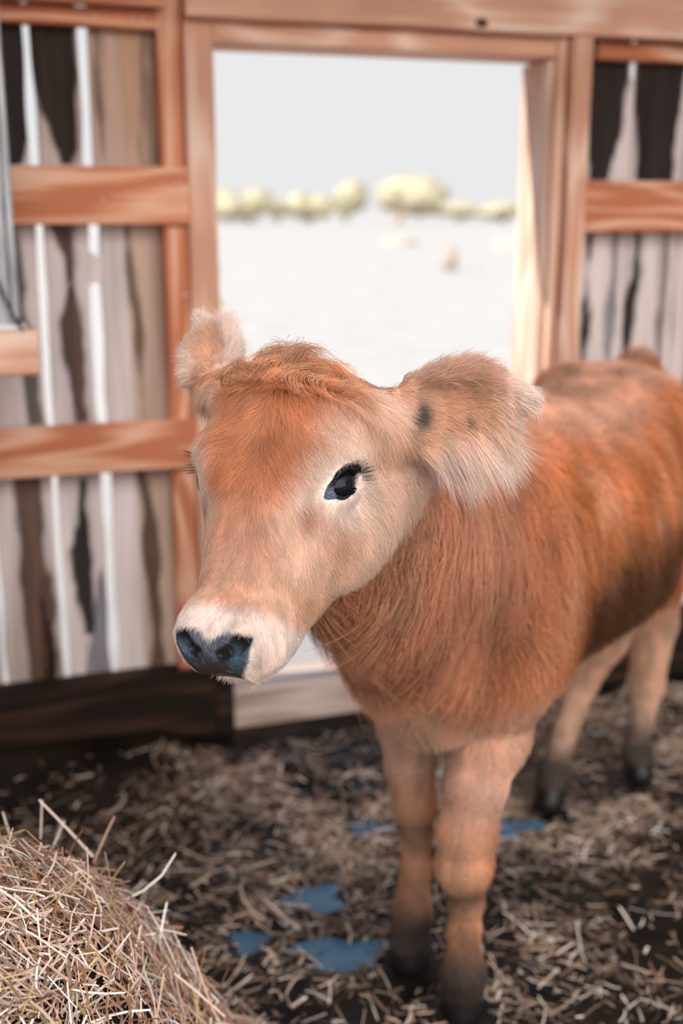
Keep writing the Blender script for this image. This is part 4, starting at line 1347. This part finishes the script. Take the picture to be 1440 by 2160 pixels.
if FUR:
    R_ = np.random.default_rng(11)
    def w_head(c, T):
        q = to_head(c)
        m = np.maximum(np.maximum(head_weight(c), ear_mask(c, EAR_L, .0445) * 1.25), ear_mask(c, EAR_R, .028) * 1.1)
        return m * (1 - skin[T].max(1))
    def w_body(c, T):
        vis = .35 + .65 * smooth(.25, -.1, nrm(c - np.array([0, 0, CAM_H])) @ np.array([0, 0, 0.]) + (BN[T[:, 0]] * nrm(c - np.array([0, 0, CAM_H]))).sum(1))
        return (1 - np.maximum(head_weight(c), np.maximum(ear_mask(c, EAR_L, .0445), ear_mask(c, EAR_R, .028)))) * (1 - skin[T].max(1)) * (1 + 1.6 * smooth(.46, .38, c[:, 2])) * vis
    P, N, sk, cl, *_ = sample(w_head, 300000, R_)
    pts, rad, cc = grow(P, N, cl, R_, 5, .00016, 70., .32, 1.0, .64, .24)
    tag(hair_obj('head_fur', pts, rad, cc, HAIR, calf), 'short tan and cream face and ear hair')
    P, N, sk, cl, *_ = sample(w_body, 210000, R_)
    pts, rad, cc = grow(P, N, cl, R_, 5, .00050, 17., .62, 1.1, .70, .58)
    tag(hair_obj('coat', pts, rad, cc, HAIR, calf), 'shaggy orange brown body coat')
    # curly topknot
    n = 5200
    nb = 190
    cx_ = R_.normal(0, .028, nb).clip(-.042, .042); cy_ = R_.uniform(-.03, .046, nb) 
    cl_id = R_.integers(0, nb, n)
    rx_ = cx_[cl_id] + R_.normal(0, .004, n); ry_ = cy_[cl_id] + R_.normal(0, .004, n)
    root = HT + HS * (np.stack([rx_ * XS, wy_(ry_), np.full(n, .02)], -1) @ HB.T)
    nz_ = HZ
    for _ in range(14):
        root = root - nz_ * np.clip(sdf(root), -.01, .01)[:, None] * .9
    Nn = grad(root, .002)
    K = 12
    t = np.linspace(0, 1, K)
    ang0 = R_.uniform(0, 2 * np.pi, nb)[cl_id]
    out_ = (HX[None] * (np.cos(ang0) * 1.0 + rx_ * 4)[:, None] + HY[None] * (np.sin(ang0) * .9 + .22)[:, None])
    out_ = nrm(out_ - Nn * (out_ * Nn).sum(1, keepdims=True))
    sd = np.cross(Nn, out_)
    Ln = (R_.gamma(5., .0062, nb).clip(.012, .055)[cl_id]) * (.85 + .3 * R_.random(n))
    cr = R_.uniform(.20, .42, nb)[cl_id]; ph = R_.uniform(0, 6.28, nb)[cl_id] + R_.normal(0, .35, n); fr_ = R_.uniform(3, 7, nb)[cl_id] * R_.choice([-1, 1], nb)[cl_id]
    aa = ph[:, None] + fr_[:, None] * t[None]
    g_ = np.minimum(t * 2, 1)[None]
    pts = root[:, None] + Ln[:, None, None] * (
        out_[:, None] * (t[None, :, None] * .8) + Nn[:, None] * (.26 * np.sin(t * np.pi * .72))[None, :, None]
        + sd[:, None] * (cr[:, None] * g_ * np.sin(aa))[..., None] + Nn[:, None] * (cr[:, None] * g_ * np.cos(aa) * .6)[..., None])
    rad = np.full((n, K), .00020) * np.interp(t, [0, .6, 1], [1, .9, .3])[None]
    tc_ = (srgb(200, 124, 76) ** .64)[None] * (.62 + .85 * R_.random(nb)[cl_id])[:, None] * (.85 + .3 * R_.random(n))[:, None]
    tag(hair_obj('poll_tuft', pts, rad, tc_, HAIR, calf), 'curly ginger tuft on top of the head')
    # lashes
    for sg, ec, en, eM in EYES:
        n = 70
        th = R_.uniform(-.5, 2.6, n)
        up_s = 1.0 if (eM[:, 1] @ UP) > 0 else -1.0
        rx_ = .0215 * np.cos(th); ry_ = .0128 * np.sin(th) * up_s
        root = ec + eM[:, 0] * rx_[:, None] + eM[:, 1] * ry_[:, None] + en * .03
        dep = np.zeros(n)
        for _ in range(40):
            dep = np.minimum(dep + np.maximum(sdf(root - dep[:, None] * en), 0) * .8, .034)
        root = root - dep[:, None] * en
        dirn = nrm(en * .75 + eM[:, 0] * (np.cos(th) * .9 + .25)[:, None] + eM[:, 1] * (np.sin(th) * up_s * .55)[:, None] + R_.normal(0, .08, (n, 3)))
        dirn = nrm(dirn + (HX * .7 - UP * .15 if sg > 0 else 0))
        Ln = R_.uniform(.009, .016, n) * (1.6 if sg > 0 else 1) * np.interp(np.cos(th), [-1, 1], [.5, 1.1])
        t = np.linspace(0, 1, 6)
        pts = root[:, None] + Ln[:, None, None] * (dirn[:, None] * t[None, :, None] - UP * (.25 * t ** 2)[None, :, None] + UP * (.1 * t ** 4)[None, :, None])
        rad = np.full((n, 6), .00028) * np.interp(t, [0, 1], [1, .25])[None]
        tag(hair_obj('eyelashes', pts, rad, np.tile(srgb(30, 30, 36), (n, 1)), HAIR, calf), 'dark eyelashes')
    # tail switch
    n = 2500
    root = tl[-1] + R_.normal(0, .006, (n, 3)); root[:, 2] += R_.uniform(-.02, .10, n)
    t = np.linspace(0, 1, 6)
    dd = R_.normal(0, 1, (n, 3)) * [1, 1, 0]
    pts = root[:, None] + R_.uniform(.08, .17, n)[:, None, None] * (-UP[None, None] * t[None, :, None] + dd[:, None] * (.10 * np.sin(t * 2.2))[None, :, None])
    tag(hair_obj('tail_switch', pts, np.full((n, 6), .0006), np.tile(D_, (n, 1)), HAIR, calf), 'brown hair at the end of the tail')
# ------------------------------------------------------------------ straw
STRAW = Mat('dry_straw')
_a = STRAW.n('ShaderNodeAttribute', attribute_name='col'); STRAW.l(_a.outputs['Color'], STRAW.b.inputs['Base Color'])
STRAW.b.inputs['Roughness'].default_value = .5
STRAW.b.inputs['Specular IOR Level'].default_value = .45
STRAW = STRAW.m
MOUND = (-.46, .93, .535, .322, .39, 3.9)
def mound_h(X, Y):
    cx, cy, h, rx, ry, p = MOUND
    b = np.exp(-((np.abs(X - cx) / rx) ** p + (np.abs(Y - cy) / ry) ** p))
    P = np.stack([X, Y, X * 0], -1)
    return h * b + (fbm(P, 9, 61, 3) - .5) * .07 * smooth(.02, .3, b)

def straws(name, roots, norm, n_dir, L, W, colr, R_, parent=None, bend=.22, tilt=None):
    """bent three-sided stalks"""
    n = len(roots)
    d = nrm(n_dir)
    s = nrm(np.cross(norm, d))
    u = np.cross(d, s)
    K = 4
    t = np.linspace(-.5, .5, K)
    k1 = R_.normal(0, bend, n); k2 = R_.normal(0, bend * .5, n)
    kink = np.where(R_.random(n) < .25, R_.normal(0, .5, n), 0)
    c = roots[:, None] + L[:, None, None] * (d[:, None] * t[None, :, None] + s[:, None] * (k1[:, None] * t ** 2 + kink[:, None] * np.maximum(t - .05, 0) * .7)[..., None] + u[:, None] * (k2[:, None] * t ** 2)[..., None])
    flat = R_.uniform(.35, 1.0, n)
    roll = R_.uniform(-.6, .6, n)
    ring = []
    for a in (0.5, 2.6, 4.71):
        ca, sa = math.cos(a), math.sin(a)
        x, y = ca, sa * flat
        cr, sr = np.cos(roll), np.sin(roll)
        ring.append(s * ((x * cr - y * sr) * W / 2)[:, None] + u * ((x * sr + y * cr) * W / 2)[:, None])
    ring = np.stack(ring, 1)                                    # n,3,3
    V = c[:, :, None] + ring[:, None] * np.array([.9, 1, .95, .8])[None, :, None, None]
    V = V.reshape(-1, 3)
    b = (np.arange(n) * K * 3)[:, None, None]
    i = (np.arange(K - 1) * 3)[None, :, None]
    j = np.arange(3)[None, None]
    Q = np.stack([b + i + j, b + i + (j + 1) % 3, b + i + 3 + (j + 1) % 3, b + i + 3 + j], -1).reshape(-1, 4)
    e0 = (np.arange(n) * K * 3)[:, None]
    T = np.concatenate([e0 + np.array([[2, 1, 0]]), e0 + (K - 1) * 3 + np.array([[0, 1, 2]])])
    o = mesh_np(name, V, [Q, T], STRAW, parent)
    color_attr(o.data, np.repeat(colr, K * 3, 0))
    return o

def straw_cols(n, R_, pal, wts):
    pal = np.array(pal)
    c = pal[R_.choice(len(pal), n, p=np.array(wts) / np.sum(wts))]
    return c * R_.uniform(.7, 1.2, (n, 1))
PAL = [srgb(228, 204, 186), srgb(206, 168, 146), srgb(242, 232, 220), srgb(176, 132, 106), srgb(206, 178, 110), srgb(130, 92, 66)]

R_ = np.random.default_rng(21)
# the heap: a solid core under a thatch of loose stalks
gx_ = np.arange(-.95, .02, .012); gy_ = np.arange(.40, 1.46, .012)
Xg, Yg = np.meshgrid(gx_, gy_)
Zg = mound_h(Xg, Yg) - .016
k_ = np.arange(len(gy_) - 1)[:, None] * len(gx_) + np.arange(len(gx_) - 1)[None]
Qg = np.stack([k_, k_ + 1, k_ + len(gx_) + 1, k_ + len(gx_)], -1).reshape(-1, 4)
zmax = Zg.ravel()[Qg].max(1)
Qg = Qg[zmax > .004]
heap = tag(empty('straw_heap', (MOUND[0], MOUND[1], 0)), 'big heap of loose dry straw in the lower left corner', 'straw heap')
HB0 = np.array([MOUND[0], MOUND[1], 0])
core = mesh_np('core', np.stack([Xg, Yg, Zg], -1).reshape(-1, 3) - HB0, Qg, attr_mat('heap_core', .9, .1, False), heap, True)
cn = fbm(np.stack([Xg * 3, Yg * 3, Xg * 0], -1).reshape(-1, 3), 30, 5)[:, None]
color_attr(core.data, srgb(44, 32, 24) * (.5 + cn))  # near-black colour stands in for shade between the stalks
n = 24000
x = R_.uniform(-.90, .0, n * 3); y = R_.uniform(.45, 1.44, n * 3)
z = mound_h(x, y)
keep = (z > .012) & (R_.random(n * 3) < np.where((x > -.62) & (y > .75), 1, .35))
x, y, z = x[keep][:n], y[keep][:n], z[keep][:n]
n = len(x)
e = .01
gxx = (mound_h(x + e, y) - mound_h(x - e, y)) / (2 * e); gyy = (mound_h(x, y + e) - mound_h(x, y - e)) / (2 * e)
Nm = nrm(np.stack([-gxx, -gyy, np.ones(n)], -1))
ang = R_.uniform(0, 2 * np.pi, n)
t1 = nrm(np.cross(Nm, np.array([.3, 1, .2]))); t2 = np.cross(Nm, t1)
dv = t1 * np.cos(ang)[:, None] + t2 * np.sin(ang)[:, None] + Nm * np.where(R_.random(n) < .10, R_.uniform(.3, 1.2, n), R_.normal(0, .16, n))[:, None]
L = R_.gamma(4.0, .0120, n).clip(.010, .11)
Wd = R_.uniform(.0012, .0034, n)
root = np.stack([x, y, z], -1) + Nm * (R_.uniform(-.022, .014, n))[:, None]
cc = straw_cols(n, R_, PAL, [3, 4, 1.6, 3, .7, 1.5])
o = straws('stalks', root - HB0, Nm, dv, L, Wd, cc, R_, heap)
o['kind'] = 'stuff'
# a few long stalks that stick out of it
stick = [((210, 1790), (240, 1725), 1.30), ((163, 1770), (87, 1690), 1.27), ((300, 1880), (382, 1832), 1.22), ((340, 1960), (350, 1905), 1.20), ((110, 1790), (135, 1735), 1.27), ((20, 1755), (5, 1715), 1.27), ((86, 1745), (88, 1690), 1.28), ((400, 2080), (470, 2140), 1.12), ((420, 2050), (460, 2160), 1.12)]
rt, dd, ll = [], [], []
for (a, b, Y_) in stick:
    p, q = cam_at(*a, Y_), cam_at(*b, Y_ + .01)
    d = q - p
    rt.append((p + q) / 2 - d * .2 - HB0); dd.append(d); ll.append(np.linalg.norm(d) * 1.5)
n = len(rt)
o = straws('long_stalks', np.array(rt), np.tile([.3, -.8, .5], (n, 1)), np.array(dd), np.array(ll), np.full(n, .0032), straw_cols(n, R_, PAL[:3], [2, 1, 2]), R_, heap, .05)
o['kind'] = 'stuff'

# bedding trodden into the floor
def strew(n, region, Lm, W, pal, wts, seed, dens, lift=.006):
    R_ = np.random.default_rng(seed)
    x = R_.uniform(region[0], region[1], n * 4); y = R_.uniform(region[2], region[3], n * 4)
    OF = (x - W0[0]) * WN[0] + (y - W0[1]) * WN[1]
    k = (R_.random(n * 4) < dens(x, y)) & (OF > .13) & (pud_d(x, y) > R_.uniform(.0, 1.25, n * 4)) & (mound_h(x, y) < .02)
    for Lp, Lr in LEGS:
        k &= np.hypot(x - Lp[0][0], y - Lp[0][1]) > .05
    x, y = x[k][:n], y[k][:n]
    n = len(x)
    z = floor_h(x, y)
    e = .01
    Nf = nrm(np.stack([-(floor_h(x + e, y) - floor_h(x - e, y)) / (2 * e), -(floor_h(x, y + e) - floor_h(x, y - e)) / (2 * e), np.ones(n)], -1))
    a = R_.uniform(0, 2 * np.pi, n)
    dv = np.stack([np.cos(a), np.sin(a), R_.normal(0, .10, n)], -1)
    dv[:, 2] -= (dv[:, :2] * Nf[:, :2]).sum(1)
    L = R_.gamma(3.2, Lm / 3.2, n).clip(.012, .17)
    root = np.stack([x, y, z], -1) + Nf * (R_.uniform(.0, lift, n))[:, None]
    cc = straw_cols(n, R_, pal, wts) * (.38 + 1.35 * fbm(root, 5, 71))[:, None]
    return root, Nf, dv, L, R_.uniform(W[0], W[1], n), cc
def dens_all(x, y):
    P = np.stack([x, y, x * 0], -1)
    nz = smooth(.40, .60, fbm(P, 5.5, 81, 3))
    base = .14 + .86 * nz
    left = smooth(-.55, .05, x - .55 * (2.2 - y))
    far = smooth(2.5, 2.25, y - .3 * x)
    return base * (.10 + .9 * left) * (.45 + .55 * far) * (.16 + .84 * smooth(.34, .10, x - .75 * (y - 1.55)))
FP = [srgb(196, 174, 154), srgb(160, 132, 110), srgb(226, 214, 202), srgb(124, 98, 78), srgb(74, 58, 46)]
def dens_chaff(x, y):
    return dens_all(x, y) ** .6
REG = (-.75, 1.35, 1.12, 2.75)
b1 = strew(14000, REG, .036, (.0015, .0045), FP, [3, 3, 1.6, 2.5, 2], 33, dens_all)
b2 = strew(9000, REG, .018, (.0012, .0032), FP, [3, 3, 1.4, 3, 2.5], 37, dens_chaff, .003)
o = straws('straw_bedding', *[np.concatenate(p) for p in zip(b1, b2)], np.random.default_rng(5))
tag(o, 'trodden straw bedding strewn over the muddy floor around the calf', 'straw', kind='stuff')
